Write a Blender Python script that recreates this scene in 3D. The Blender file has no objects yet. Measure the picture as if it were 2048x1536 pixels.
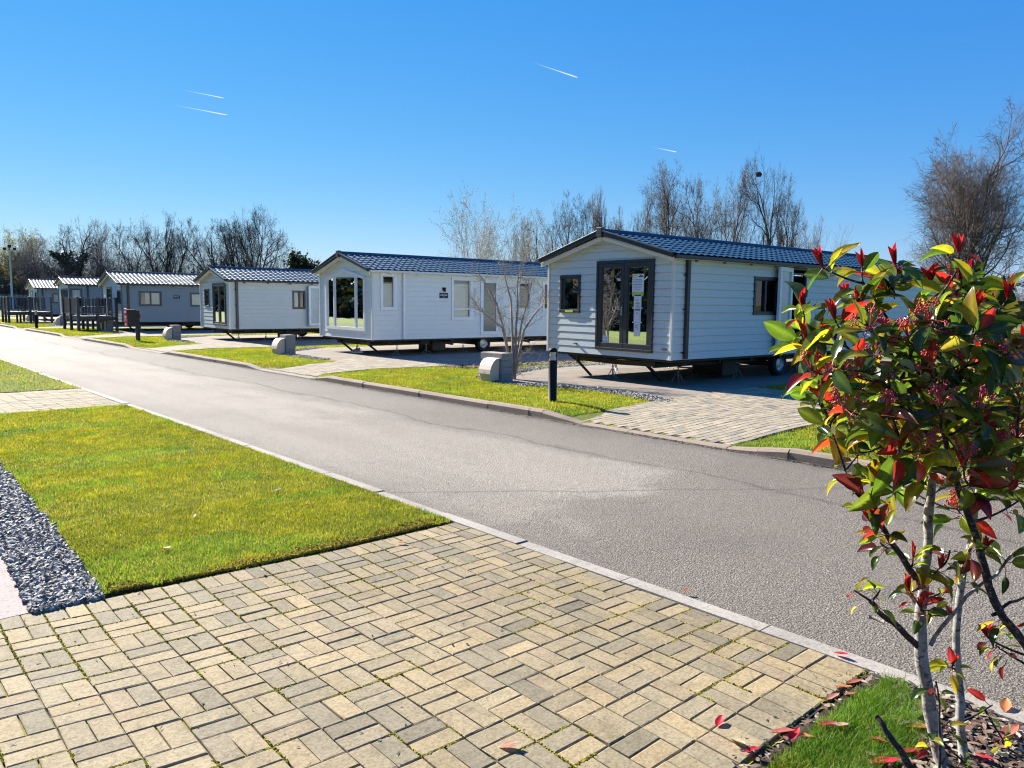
import bpy, math, random
import numpy as np
from mathutils import Vector, Matrix

# ------------------------------------------------------------------ camera, world, sun, exposure
scene = bpy.context.scene
col = scene.collection
F_PX, HOR, CAM_H, YAW, ROLL = 1537.0, 606.0, 1.62, math.radians(42.0), math.radians(0.65)
_p = math.atan((768 - HOR) / F_PX)
_R0 = np.array([math.cos(YAW), -math.sin(YAW), 0.0]); _FH = np.array([math.sin(YAW), math.cos(YAW), 0.0]); _Z = np.array([0, 0, 1.0])
CF = _FH * math.cos(_p) - _Z * math.sin(_p); _U0 = _FH * math.sin(_p) + _Z * math.cos(_p)
CR = _R0 * math.cos(ROLL) + _U0 * math.sin(ROLL); CU = _U0 * math.cos(ROLL) - _R0 * math.sin(ROLL)
CC = np.array([0, 0, CAM_H])
cam_d = bpy.data.cameras.new('camera'); cam = bpy.data.objects.new('camera', cam_d); col.objects.link(cam)
cam_d.sensor_fit = 'HORIZONTAL'; cam_d.angle = 2 * math.atan(1024 / F_PX); cam_d.clip_start = 0.05; cam_d.clip_end = 9000
M = Matrix.Identity(4)
for i in range(3):
    M[i][0] = CR[i]; M[i][1] = CU[i]; M[i][2] = -CF[i]; M[i][3] = CC[i]
cam.matrix_world = M
scene.camera = cam

SUN_EL, SUN_AZ = math.radians(31.0), math.radians(2.5)      # light travels towards -Y, a touch towards +X
world = bpy.data.worlds.new('World'); scene.world = world; world.use_nodes = True
wn = world.node_tree; wn.nodes.clear()
sky = wn.nodes.new('ShaderNodeTexSky'); sky.sky_type = 'NISHITA'; sky.sun_disc = False
sky.sun_elevation = SUN_EL; sky.sun_rotation = -SUN_AZ
sky.air_density = 1.0; sky.dust_density = 0.0; sky.ozone_density = 3.5; sky.altitude = 0
hs = wn.nodes.new('ShaderNodeHueSaturation'); hs.inputs['Saturation'].default_value = 1.3; hs.inputs['Hue'].default_value = 0.5
bg = wn.nodes.new('ShaderNodeBackground'); bg.inputs['Strength'].default_value = 0.067
wo = wn.nodes.new('ShaderNodeOutputWorld')
wn.links.new(sky.outputs[0], hs.inputs['Color'])
# soften the sky's contrast (the photograph's sky is an even azure): each channel c -> a * c^p around the exposed range
SKY_K = 0.075 * 2 ** 1.2
sep = wn.nodes.new('ShaderNodeSeparateColor'); comb = wn.nodes.new('ShaderNodeCombineColor'); wn.links.new(hs.outputs[0], sep.inputs[0])
for ch, (a_, p_) in enumerate(((.445, .85), (.555, .62), (.82, .28))):
    m1 = wn.nodes.new('ShaderNodeMath'); m1.operation = 'MULTIPLY'; m1.inputs[1].default_value = SKY_K
    m2 = wn.nodes.new('ShaderNodeMath'); m2.operation = 'POWER'; m2.inputs[1].default_value = p_
    m3 = wn.nodes.new('ShaderNodeMath'); m3.operation = 'MULTIPLY'; m3.inputs[1].default_value = a_ / SKY_K
    wn.links.new(sep.outputs[ch], m1.inputs[0]); wn.links.new(m1.outputs[0], m2.inputs[0]); wn.links.new(m2.outputs[0], m3.inputs[0]); wn.links.new(m3.outputs[0], comb.inputs[ch])
wn.links.new(comb.outputs[0], bg.inputs[0]); wn.links.new(bg.outputs[0], wo.inputs[0])
sun_d = bpy.data.lights.new('sun', 'SUN'); sun_d.energy = 5.0; sun_d.angle = math.radians(0.5); sun_d.color = (1.0, 0.94, 0.84)
sun = bpy.data.objects.new('sun', sun_d); col.objects.link(sun)
L = Vector((math.sin(SUN_AZ) * math.cos(SUN_EL), -math.cos(SUN_AZ) * math.cos(SUN_EL), -math.sin(SUN_EL)))
sun.rotation_euler = L.to_track_quat('-Z', 'Y').to_euler(); sun.location = (-20, 60, 60)
vs = scene.view_settings; vs.view_transform = 'Standard'; vs.look = 'None'; vs.exposure = 1.48; vs.gamma = 1.0; vs.use_curve_mapping = False
scene.cycles.use_denoising = True; scene.cycles.denoising_input_passes = 'RGB_ALBEDO_NORMAL'; scene.cycles.denoising_prefilter = 'ACCURATE'; scene.cycles.filter_width = 1.15
scene.cycles.max_bounces = 8; scene.cycles.transparent_max_bounces = 24; scene.cycles.transmission_bounces = 4
scene.cycles.sample_clamp_indirect = 8

def ray(x, y): return CF + CR * (x - 1024) / F_PX + CU * (768 - y) / F_PX
def at(x, y, d): return CC + ray(x, y) * d
def ground(x, y, z=0.0):
    r = ray(x, y); return CC + r * ((z - CAM_H) / r[2])
def far(px, depth, z=0.0):
    q = CC + (_FH + _R0 * (px - 1024) / F_PX * 1.005) * depth; return np.array([q[0], q[1], z])

# ------------------------------------------------------------------ helpers
def tag(o, label=None, cat=None, group=None, kind=None):
    if label: o['label'] = label
    if cat: o['category'] = cat
    if group: o['group'] = group
    if kind: o['kind'] = kind
    return o
def empty(name, loc, rz=0.0):
    o = bpy.data.objects.new(name, None); col.objects.link(o); o.location = loc; o.rotation_euler = (0, 0, rz); o.empty_display_size = 0.1
    return o
def link(name, me, parent=None):
    o = bpy.data.objects.new(name, me); col.objects.link(o)
    if parent is not None: o.parent = parent
    return o
def np_mesh(name, V, Fq, mats=(), cols=None, parent=None, smooth=False, midx=None):
    """V (n,3), Fq (m,k) all faces with k corners; cols (n,3) per-vertex colour attribute 'Col'."""
    V = np.asarray(V, dtype=np.float32); Fq = np.asarray(Fq, dtype=np.int32); m, k = Fq.shape
    me = bpy.data.meshes.new(name)
    me.vertices.add(len(V)); me.vertices.foreach_set('co', V.ravel())
    me.loops.add(m * k); me.loops.foreach_set('vertex_index', Fq.ravel())
    me.polygons.add(m); me.polygons.foreach_set('loop_start', np.arange(0, m * k, k, dtype=np.int32))
    me.polygons.foreach_set('loop_total', np.full(m, k, dtype=np.int32))
    me.polygons.foreach_set('use_smooth', np.full(m, bool(smooth), dtype=bool))
    for mt in mats: me.materials.append(mt)
    if midx is not None: me.polygons.foreach_set('material_index', np.asarray(midx, dtype=np.int32))
    if cols is not None:
        a = me.attributes.new('Col', 'FLOAT_COLOR', 'POINT')
        c4 = np.ones((len(V), 4), dtype=np.float32); c4[:, :3] = cols
        a.data.foreach_set('color', c4.ravel())
    me.update(); me.validate()
    return link(name, me, parent)
class MB:
    def __init__(s): s.v = []; s.f = []; s.m = []; s.mats = []; s.sm = []
    def mi(s, mat):
        if mat not in s.mats: s.mats.append(mat)
        return s.mats.index(mat)
    def add(s, vs_, fs, mat, smooth=False):
        o = len(s.v); s.v += [tuple(map(float, q)) for q in vs_]; k = s.mi(mat)
        for f in fs: s.f.append([o + i for i in f]); s.m.append(k); s.sm.append(smooth)
    def box(s, x0, x1, y0, y1, z0, z1, mat, fn=None):
        c = [(x0, y0, z0), (x1, y0, z0), (x1, y1, z0), (x0, y1, z0), (x0, y0, z1), (x1, y0, z1), (x1, y1, z1), (x0, y1, z1)]
        if fn: c = [fn(*q) for q in c]
        s.add(c, [(0, 3, 2, 1), (4, 5, 6, 7), (0, 1, 5, 4), (1, 2, 6, 5), (2, 3, 7, 6), (3, 0, 4, 7)], mat)
    def bar(s, a, b, w, h, mat, up=(0, 0, 1)):
        a = Vector(a); b = Vector(b); d = (b - a).normalized(); up = Vector(up)
        if abs(d.dot(up)) > .98: up = Vector((1, 0, 0))
        sd = d.cross(up).normalized(); u = sd.cross(d)
        c = []
        for q in (a, b):
            for i, j in ((-1, -1), (1, -1), (1, 1), (-1, 1)): c.append(q + sd * (i * w / 2) + u * (j * h / 2))
        s.add(c, [(0, 1, 2, 3), (7, 6, 5, 4), (0, 4, 5, 1), (1, 5, 6, 2), (2, 6, 7, 3), (3, 7, 4, 0)], mat)
    def tube(s, pts, rs, mat, n=10, smooth=True, cap=True):
        pts = [Vector(q) for q in pts]
        if not hasattr(rs, '__len__'): rs = [rs] * len(pts)
        vv, ff = [], []
        for i, q in enumerate(pts):
            d = (pts[min(i + 1, len(pts) - 1)] - pts[max(i - 1, 0)]).normalized()
            up = Vector((0, 0, 1)) if abs(d.z) < .9 else Vector((1, 0, 0))
            a = d.cross(up).normalized(); b = a.cross(d)
            for k in range(n):
                t = 2 * math.pi * k / n; vv.append(q + (a * math.cos(t) + b * math.sin(t)) * rs[i])
        for i in range(len(pts) - 1):
            for k in range(n):
                k2 = (k + 1) % n; ff.append((i * n + k, i * n + k2, (i + 1) * n + k2, (i + 1) * n + k))
        s.add(vv, ff, mat, smooth)
        if cap:
            o = len(s.v) - len(vv); k_ = s.mi(mat)
            s.f.append([o + k for k in range(n)]); s.m.append(k_); s.sm.append(False)
            s.f.append([o + (len(pts) - 1) * n + k for k in range(n)][::-1]); s.m.append(k_); s.sm.append(False)
    def lathe(s, prof, mat, c=(0, 0, 0), n=20, smooth=True):
        s.tube([(c[0], c[1], c[2] + z) for r, z in prof], [max(r, 1e-4) for r, z in prof], mat, n, smooth) if False else None
        vv = [(c[0] + r * math.cos(2 * math.pi * k / n), c[1] + r * math.sin(2 * math.pi * k / n), c[2] + z) for r, z in prof for k in range(n)]
        ff = [(i * n + k, i * n + (k + 1) % n, (i + 1) * n + (k + 1) % n, (i + 1) * n + k) for i in range(len(prof) - 1) for k in range(n)]
        s.add(vv, ff, mat, smooth)
    def build(s, name, parent=None, bevel=0.0):
        me = bpy.data.meshes.new(name); me.from_pydata(s.v, [], s.f)
        for mt in s.mats: me.materials.append(mt)
        me.polygons.foreach_set('material_index', s.m); me.polygons.foreach_set('use_smooth', s.sm); me.update()
        o = link(name, me, parent)
        if bevel:
            b = o.modifiers.new('bevel', 'BEVEL'); b.width = bevel; b.segments = 2; b.limit_method = 'ANGLE'; b.angle_limit = math.radians(40)
        return o
def copy_tree(o, parent=None):
    c = o.copy(); col.objects.link(c)
    if parent is not None: c.parent = parent
    for ch in list(o.children): copy_tree(ch, c)
    return c

# ------------------------------------------------------------------ materials
class NT:
    def __init__(s, name):
        s.m = bpy.data.materials.new(name); s.m.use_nodes = True; s.t = s.m.node_tree; s.t.nodes.clear()
        s.out = s.n('ShaderNodeOutputMaterial')
    def n(s, ty, **kw):
        nd = s.t.nodes.new(ty)
        for k, v in kw.items():
            if hasattr(nd, k) and k not in nd.inputs: setattr(nd, k, v)
        return nd
    def l(s, a, b): s.t.links.new(a, b)
    def obj(s, scale=(1, 1, 1)):
        tc = s.n('ShaderNodeTexCoord'); mp = s.n('ShaderNodeMapping'); mp.inputs['Scale'].default_value = scale
        s.l(tc.outputs['Object'], mp.inputs[0]); return mp.outputs[0]
    def noise(s, vec, scale, detail=4, rough=.55, dist=0.0):
        nd = s.n('ShaderNodeTexNoise'); nd.inputs['Scale'].default_value = scale; nd.inputs['Detail'].default_value = detail
        nd.inputs['Roughness'].default_value = rough; nd.inputs['Distortion'].default_value = dist
        s.l(vec, nd.inputs['Vector']); return nd.outputs['Fac']
    def ramp(s, fac, stops, interp='LINEAR'):
        r = s.n('ShaderNodeValToRGB'); r.color_ramp.interpolation = interp
        e = r.color_ramp.elements
        while len(e) < len(stops): e.new(.5)
        for q, (p, c) in zip(e, stops): q.position = p; q.color = (*c, 1) if len(c) == 3 else c
        s.l(fac, r.inputs[0]); return r.outputs[0]
    def mix(s, fac, a, b, mode='MIX'):
        m = s.n('ShaderNodeMix'); m.data_type = 'RGBA'; m.blend_type = mode
        for v, k in ((fac, 0), (a, 6), (b, 7)):
            if hasattr(v, 'is_linked'): s.l(v, m.inputs[k])
            elif k == 0: m.inputs[0].default_value = v
            else: m.inputs[k].default_value = (*v, 1)
        return m.outputs[2]
    def math(s, op, a, b=None):
        m = s.n('ShaderNodeMath'); m.operation = op
        for i, v in enumerate((a, b)):
            if v is None: continue
            if hasattr(v, 'is_linked'): s.l(v, m.inputs[i])
            else: m.inputs[i].default_value = v
        return m.outputs[0]
    def bump(s, h, strength=.3, dist=.01):
        b = s.n('ShaderNodeBump'); b.inputs['Strength'].default_value = strength; b.inputs['Distance'].default_value = dist
        s.l(h, b.inputs['Height']); return b.outputs[0]
    def bsdf(s, color, rough=.6, spec=.5, metal=0.0, normal=None, coat=0.0):
        b = s.n('ShaderNodeBsdfPrincipled')
        for k, v in (('Base Color', color), ('Roughness', rough), ('Metallic', metal), ('Specular IOR Level', spec), ('Coat Weight', coat)):
            if hasattr(v, 'is_linked'): s.l(v, b.inputs[k])
            else: b.inputs[k].default_value = (*v, 1) if k == 'Base Color' else v
        if normal is not None: s.l(normal, b.inputs['Normal'])
        return b.outputs[0]
    def done(s, sh): s.l(sh, s.out.inputs[0]); return s.m
def hexa(r, g, b): return (r, g, b)

def mat_plain(name, c, rough=.5, var=.12, scale=6, bump=0.0, bscale=60, metal=0.0, spec=.5, stretch=(1, 1, 1)):
    t = NT(name); v = t.obj(stretch)
    nz = t.noise(v, scale, 5)
    lo = tuple(x * (1 - var) for x in c); hi = tuple(min(1, x * (1 + var)) for x in c)
    cc = t.ramp(nz, [(.3, lo), (.7, hi)])
    rr = t.math('ADD', t.math('MULTIPLY', t.noise(v, scale * 3), .16), rough - .08)
    nm = t.bump(t.noise(v, bscale, 3), bump, .004) if bump else None
    return t.done(t.bsdf(cc, rr, spec, metal, nm))
def mat_siding(name, c, grain=.35):
    t = NT(name); v = t.obj((1.4, 1.4, 42)); w = t.obj((.5, .5, .8))
    g = t.noise(v, 5, 6, .65, .6)
    dirt = t.noise(w, 2.2, 5)
    cc = t.mix(t.ramp(g, [(.35, (0, 0, 0)), (.75, (1, 1, 1))]), tuple(x * .93 for x in c), tuple(min(.9, x * 1.05) for x in c))
    cc = t.mix(t.math('MULTIPLY', t.ramp(dirt, [(.5, (0, 0, 0)), (.8, (1, 1, 1))]), .22), cc, tuple(x * .72 for x in (c[0], c[1] * .98, c[2] * .93)))
    return t.done(t.bsdf(cc, .42, .45, 0, t.bump(g, grain, .004)))
def mat_leaf(name, rough=.32, trans=.4, spec=.5, scale=30, tcol=1.6):
    t = NT(name); a = t.n('ShaderNodeAttribute'); a.attribute_name = 'Col'
    v = t.obj()
    nz = t.noise(v, scale, 4)
    c = t.mix(t.math('MULTIPLY', t.ramp(nz, [(.35, (0, 0, 0)), (.65, (1, 1, 1))]), .6), a.outputs['Color'], t.mix(1.0, a.outputs['Color'], (.5, .56, .45), 'MULTIPLY'))
    c = t.mix(t.math('MULTIPLY', t.ramp(t.noise(v, scale * 9, 2), [(.66, (0, 0, 0)), (.74, (1, 1, 1))]), .45), c, (.05, .03, .012))
    b = t.bsdf(c, rough, spec, 0, t.bump(t.noise(v, scale * 3, 2), .12, .002))
    tr = t.n('ShaderNodeBsdfTranslucent')
    tc = t.mix(1.0, c, (tcol * 1.15, tcol * 1.05, tcol * .6), 'MULTIPLY'); t.l(tc, tr.inputs[0])
    ms = t.n('ShaderNodeMixShader'); ms.inputs[0].default_value = trans
    t.l(b, ms.inputs[1]); t.l(tr.outputs[0], ms.inputs[2])
    return t.done(ms.outputs[0])
def mat_col(name, rough=.85, bump=.25, bscale=90, spec=.3, speck=.35):
    """base colour from the 'Col' attribute with worn mottling, grime and exposed aggregate"""
    t = NT(name); a = t.n('ShaderNodeAttribute'); a.attribute_name = 'Col'; v = t.obj()
    f = t.noise(v, bscale, 6, .7); g = t.noise(v, 5, 6, .68); h = t.noise(v, 210, 3, .6); m = t.noise(v, 24, 5, .7); d = t.noise(v, 1.1, 4)
    c = t.mix(t.math('MULTIPLY', t.ramp(f, [(.40, (1, 1, 1)), (.56, (0, 0, 0))]), speck), a.outputs['Color'], t.mix(1.0, a.outputs['Color'], (.42, .42, .40), 'MULTIPLY'))
    c = t.mix(t.math('MULTIPLY', t.ramp(m, [(.48, (0, 0, 0)), (.66, (1, 1, 1))]), .55), c, t.mix(1.0, c, (.62, .63, .62), 'MULTIPLY'))
    c = t.mix(t.math('MULTIPLY', t.ramp(g, [(.48, (0, 0, 0)), (.66, (1, 1, 1))]), .55), c, t.mix(1.0, c, (.66, .67, .66), 'MULTIPLY'))
    c = t.mix(t.math('MULTIPLY', t.ramp(d, [(.5, (0, 0, 0)), (.7, (1, 1, 1))]), .35), c, t.mix(1.0, c, (.78, .8, .8), 'MULTIPLY'))
    c = t.mix(t.math('MULTIPLY', t.ramp(h, [(.60, (0, 0, 0)), (.68, (1, 1, 1))]), .6), c, (.06, .052, .04))
    c = t.mix(t.math('MULTIPLY', t.ramp(h, [(.30, (1, 1, 1)), (.38, (0, 0, 0))]), .4), c, t.mix(1.0, c, (1.5, 1.48, 1.4), 'MULTIPLY'))
    return t.done(t.bsdf(c, rough, spec, 0, t.bump(t.math('ADD', f, m), bump, .005)))
def mat_glass(name, tint=(.74, .79, .79), rough=.01, refl=1.0):
    t = NT(name); tr = t.n('ShaderNodeBsdfTransparent'); tr.inputs[0].default_value = (*tint, 1)
    gl = t.n('ShaderNodeBsdfGlossy'); gl.inputs['Roughness'].default_value = rough; gl.inputs[0].default_value = (.95, .97, 1, 1)
    fr = t.n('ShaderNodeFresnel'); fr.inputs[0].default_value = 1.62
    w = t.obj((1, 1, 1)); nm = t.bump(t.noise(w, 1.6, 2), .06, .02)
    t.l(nm, gl.inputs['Normal'])
    ms = t.n('ShaderNodeMixShader'); t.l(t.math('MULTIPLY', fr.outputs[0], refl), ms.inputs[0]); t.l(tr.outputs[0], ms.inputs[1]); t.l(gl.outputs[0], ms.inputs[2])
    return t.done(ms.outputs[0])
def mat_frosted(name, c=(.45, .52, .53)):
    t = NT(name); v = t.obj()
    return t.done(t.bsdf(t.ramp(t.noise(v, 3), [(.3, tuple(x * .85 for x in c)), (.7, c)]), .18, .6))

WHITE = mat_plain('white_upvc', (.78, .79, .80), .35, .04)
DARK = mat_plain('anthracite_frame', (.022, .027, .036), .38, .2)
GREYF = mat_plain('grey_frame', (.07, .085, .10), .45, .15)
SIDING_A = mat_siding('siding_pale_grey_blue', (.60, .66, .655), .55)
SIDING_B = mat_siding('siding_cream_white', (.76, .785, .75))
SIDING_C = mat_siding('siding_pale_grey', (.58, .62, .60))
SIDING_D = mat_siding('siding_mid_grey', (.225, .275, .30))
SIDING_DF = mat_siding('siding_front_pale', (.56, .60, .59))
CREAM = mat_plain('cream_trim', (.66, .66, .63), .45, .05)
SOFFIT = mat_plain('soffit_cream', (.72, .70, .65), .5, .05)
BLACK = mat_plain('black_chassis', (.012, .012, .013), .6, .3)
RUBBER = mat_plain('tyre_rubber', (.016, .016, .017), .8, .3)
STEEL = mat_plain('galvanised_steel', (.42, .44, .46), .45, .2, metal=.6)
GLASS = mat_glass('window_glass')
GLASSD = mat_glass('window_glass_dark', (.25, .28, .30))
FROST = mat_frosted('frosted_glass')
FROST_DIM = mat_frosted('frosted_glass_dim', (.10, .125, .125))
CURT = mat_plain('curtain_white', (.86, .86, .83), .9, .06)
PAPER = mat_plain('paper_white', (.72, .76, .80), .8, .03)
LIME = mat_plain('lime_print', (.55, .62, .03), .7, .05)
INK = mat_plain('ink', (.05, .07, .10), .8, .1)
BLOCKW = None
def mat_roof(name, c, rough, spec):
    t = NT(name); v = t.obj()
    nz = t.noise(v, 3, 5); fine = t.noise(v, 120, 2)
    cc = t.ramp(nz, [(.3, tuple(x * .8 for x in c)), (.7, tuple(x * 1.15 for x in c))])
    return t.done(t.bsdf(cc, t.math('ADD', t.math('MULTIPLY', nz, .12), rough), spec, 0, t.bump(fine, .08, .002)))
ROOF = mat_roof('tile_roof_slate_blue', (.026, .085, .15), .48, .16)
ROOF2 = mat_roof('tile_roof_grey', (.095, .13, .155), .5, .16)

def mat_asphalt():
    t = NT('asphalt'); v = t.obj(); vs_ = t.obj((1.6, .28, 1))
    ag = t.noise(v, 95, 4, .7); ag2 = t.noise(v, 38, 5, .75); big = t.noise(v, .5, 5, .6); st = t.noise(vs_, 1.1, 4, .55)
    sep = t.n('ShaderNodeSeparateXYZ'); tc = t.n('ShaderNodeTexCoord'); t.l(tc.outputs['Object'], sep.inputs[0])
    X_, Y_ = sep.outputs[0], sep.outputs[1]
    w1 = t.math('MULTIPLY', t.math('SUBTRACT', t.noise(t.obj((1, .4, 1)), .8, 5, .6), .5), 1.6); wob = t.math('ADD', X_, w1)
    band = t.ramp(t.math('MULTIPLY', t.math('SUBTRACT', wob, 3.4), .2439), [(.0, (.25,)*3), (.10, (.75,)*3), (.40, (1,)*3), (.60, (.9,)*3), (.67, (.28,)*3), (.86, (.2,)*3), (1.0, (.0,)*3)])
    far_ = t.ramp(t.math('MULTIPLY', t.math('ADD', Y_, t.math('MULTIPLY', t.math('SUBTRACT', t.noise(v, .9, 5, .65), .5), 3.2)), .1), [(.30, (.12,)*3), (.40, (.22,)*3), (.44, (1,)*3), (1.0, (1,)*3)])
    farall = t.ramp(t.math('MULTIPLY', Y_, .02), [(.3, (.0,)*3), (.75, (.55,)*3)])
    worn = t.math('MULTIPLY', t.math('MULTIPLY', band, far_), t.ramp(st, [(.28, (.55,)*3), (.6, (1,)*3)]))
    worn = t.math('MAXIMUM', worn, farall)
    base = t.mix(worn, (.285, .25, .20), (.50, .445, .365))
    seam = t.ramp(t.math('ABSOLUTE', t.math('SUBTRACT', t.math('ADD', X_, t.math('MULTIPLY', w1, .8)), 6.18)), [(.0, (1,)*3), (.012, (.8,)*3), (.05, (0,)*3)])
    base = t.mix(t.math('MULTIPLY', seam, .5), base, (.07, .065, .055))
    tj = t.ramp(t.math('ABSOLUTE', t.math('SUBTRACT', t.math('ADD', Y_, t.math('MULTIPLY', t.math('SUBTRACT', t.noise(v, 1.5, 4), .5), .25)), t.math('ADD', 8.1, t.math('MULTIPLY', X_, -.75)))), [(.0, (1,)*3), (.014, (.7,)*3), (.04, (0,)*3)])
    base = t.mix(t.math('MULTIPLY', t.math('MULTIPLY', tj, t.ramp(X_, [(.0, (0,)*3), (1, (1,)*3)])), .45), base, (.08, .07, .06))
    stn = t.ramp(t.noise(v, 1.9, 6, .7), [(.60, (0,)*3), (.68, (1,)*3)])
    base = t.mix(t.math('MULTIPLY', stn, .28), base, (.13, .115, .095))
    gut = t.ramp(t.math('ADD', X_, t.math('MULTIPLY', t.math('SUBTRACT', t.noise(v, 4, 5), .5), .35)), [(.0, (0,)*3), (1, (0,)*3)])
    gut = t.ramp(t.math('SUBTRACT', t.math('ADD', X_, t.math('MULTIPLY', t.math('SUBTRACT', t.noise(v, 4, 5), .5), .4)), 7.0), [(.25, (0,)*3), (.55, (1,)*3)])
    base = t.mix(t.math('MULTIPLY', gut, .6), base, (.10, .085, .065))
    base = t.mix(t.math('MULTIPLY', t.ramp(big, [(.52, (0,)*3), (.72, (1,)*3)]), .3), base, (.15, .135, .115))
    base = t.mix(t.ramp(ag, [(.40, (1,)*3), (.54, (0,)*3)]), base, t.mix(1.0, base, (.42, .41, .41), 'MULTIPLY'))
    base = t.mix(t.ramp(ag, [(.60, (0,)*3), (.70, (1,)*3)]), base, t.mix(1.0, base, (1.5, 1.46, 1.42), 'MULTIPLY'))
    vo = t.n('ShaderNodeTexVoronoi'); vo.inputs['Scale'].default_value = 100; t.l(v, vo.inputs['Vector'])
    sc_ = t.n('ShaderNodeSeparateColor'); t.l(vo.outputs['Color'], sc_.inputs[0])
    base = t.mix(1.0, base, t.ramp(sc_.outputs[0], [(0, (.72,)*3), (.5, (.97, .96, .94)), (.85, (1.1, 1.08, 1.05)), (1, (1.45, 1.40, 1.33))]), 'MULTIPLY')
    base = t.mix(t.ramp(vo.outputs['Distance'], [(.38, (0,)*3), (.65, (.6,)*3)]), base, t.mix(1.0, base, (.35, .34, .33), 'MULTIPLY'))
    ag2 = t.math('SUBTRACT', ag2, t.math('MULTIPLY', vo.outputs['Distance'], .8))
    h = t.math('ADD', t.math('MULTIPLY', ag, 1.0), t.math('MULTIPLY', ag2, .8))
    return t.done(t.bsdf(base, .82, .35, 0, t.bump(h, .9, .012)))
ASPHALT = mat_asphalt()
def mat_concrete(name, c, crk=.4):
    t = NT(name); v = t.obj()
    a = t.noise(v, 1.3, 6, .65); b = t.noise(v, 60, 4, .7); s2 = t.noise(t.obj((3, .6, 1)), 1.1, 4)
    cc = t.ramp(a, [(.3, tuple(x * .72 for x in c)), (.5, c), (.72, tuple(min(.9, x * 1.15) for x in c))])
    cc = t.mix(t.math('MULTIPLY', t.ramp(s2, [(.5, (0,)*3), (.75, (1,)*3)]), crk), cc, tuple(x * .6 for x in c))
    cc = t.mix(t.ramp(b, [(.40, (1,)*3), (.5, (0,)*3)]), cc, t.mix(1.0, cc, (.74, .73, .71), 'MULTIPLY'))
    return t.done(t.bsdf(cc, .88, .3, 0, t.bump(b, .45, .006)))
CONC = mat_concrete('concrete_kerb', (.36, .325, .275))
CONC_K = mat_concrete('kerb_stone', (.30, .235, .175), .6)
PAD = mat_concrete('concrete_pad', (.25, .212, .170), .6)
SLAB = mat_concrete('concrete_slab_pink', (.36, .30, .275))
def mat_soil(name, stops, sc=14, bump=.8, bd=.02):
    t = NT(name); v = t.obj(); a = t.noise(v, sc, 6, .7); 
    return t.done(t.bsdf(t.ramp(a, stops), .95, .2, 0, t.bump(t.noise(v, sc * 4, 4, .7), bump, bd)))
LAWN_BASE = mat_soil('lawn_soil_green', [(.25, (.05, .065, .012)), (.5, (.115, .145, .018)), (.75, (.19, .185, .035))], 9)
FIELD = mat_soil('field_green', [(.3, (.08, .11, .016)), (.5, (.13, .17, .02)), (.7, (.19, .20, .035))], .9)
SOIL = mat_soil('bed_soil', [(.3, (.03, .022, .016)), (.6, (.075, .055, .04)), (.8, (.14, .11, .08))], 22)
JOINT = mat_soil('joint_sand_moss', [(.38, (.025, .021, .016)), (.49, (.06, .05, .034)), (.54, (.20, .18, .02)), (.7, (.36, .31, .025))], 5, .6, .01)
GRAVEL_BASE = mat_soil('gravel_base', [(.3, (.05, .048, .043)), (.7, (.13, .12, .105))], 30)
BLOCK = mat_col('paving_block', .85, .5, 70, .3, .5)
CHIP = mat_col('stone_chip', .7, .4, 120, .4, .25)
LITTER = mat_col('litter', .8, .3, 60, .3, .2)
GRASS = mat_leaf('grass_blade', .55, .42, .25, 5, 1.35)
LEAF = mat_leaf('glossy_leaf', .22, .48, .5, 26, 2.7)
SHOOT = mat_leaf('red_shoot', .35, .4, .5, 40, 1.7)
DRYLEAF = mat_leaf('fallen_leaf', .45, .25, .4, 40, 1.3)
def mat_bark(name, a, b, sc=20, stretch=(1, 1, 5), lich=None):
    t = NT(name); v = t.obj(stretch); n1 = t.noise(v, sc, 6, .7)
    c = t.ramp(n1, [(.35, a), (.65, b)])
    if lich: c = t.mix(t.ramp(t.noise(t.obj((1, 1, 1.5)), sc * 1.6, 4), [(.56, (0,)*3), (.62, (1,)*3)]), c, lich)
    return t.done(t.bsdf(c, .85, .3, 0, t.bump(n1, .5, .01)))
BARK = mat_bark('bark_grey_brown', (.06, .05, .042), (.15, .13, .11), 3)
BARK_D = mat_bark('bark_dark', (.03, .027, .025), (.075, .066, .06), 3)
TWIG = mat_bark('twig_brown', (.10, .075, .06), (.19, .145, .12), 1)
TWIG_D = mat_bark('twig_dark', (.05, .042, .038), (.10, .085, .075), 1)
TWIG_P = mat_bark('twig_pale', (.26, .215, .17), (.44, .38, .30), 1)
BUDS = mat_plain('willow_buds', (.62, .57, .42), .8, .25, 2)
SHRUB_BARK = mat_bark('shrub_bark', (.16, .15, .135), (.42, .41, .38), 22, (1, 1, 1.6), (.10, .095, .085))
SHRUB_DARK = mat_bark('shrub_bark_dark', (.022, .018, .017), (.06, .05, .045), 30, (1, 1, 2), (.16, .155, .14))
PLTREE = mat_bark('planter_tree_bark', (.24, .19, .14), (.48, .40, .31), 9, (1, 1, 2))
WILLOW = mat_leaf('willow_leaf', .6, .4, .2, 1, 1.3)
IVY = mat_plain('evergreen_leaf', (.022, .035, .016), .5, .4, 2)
def emitless(): pass

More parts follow.
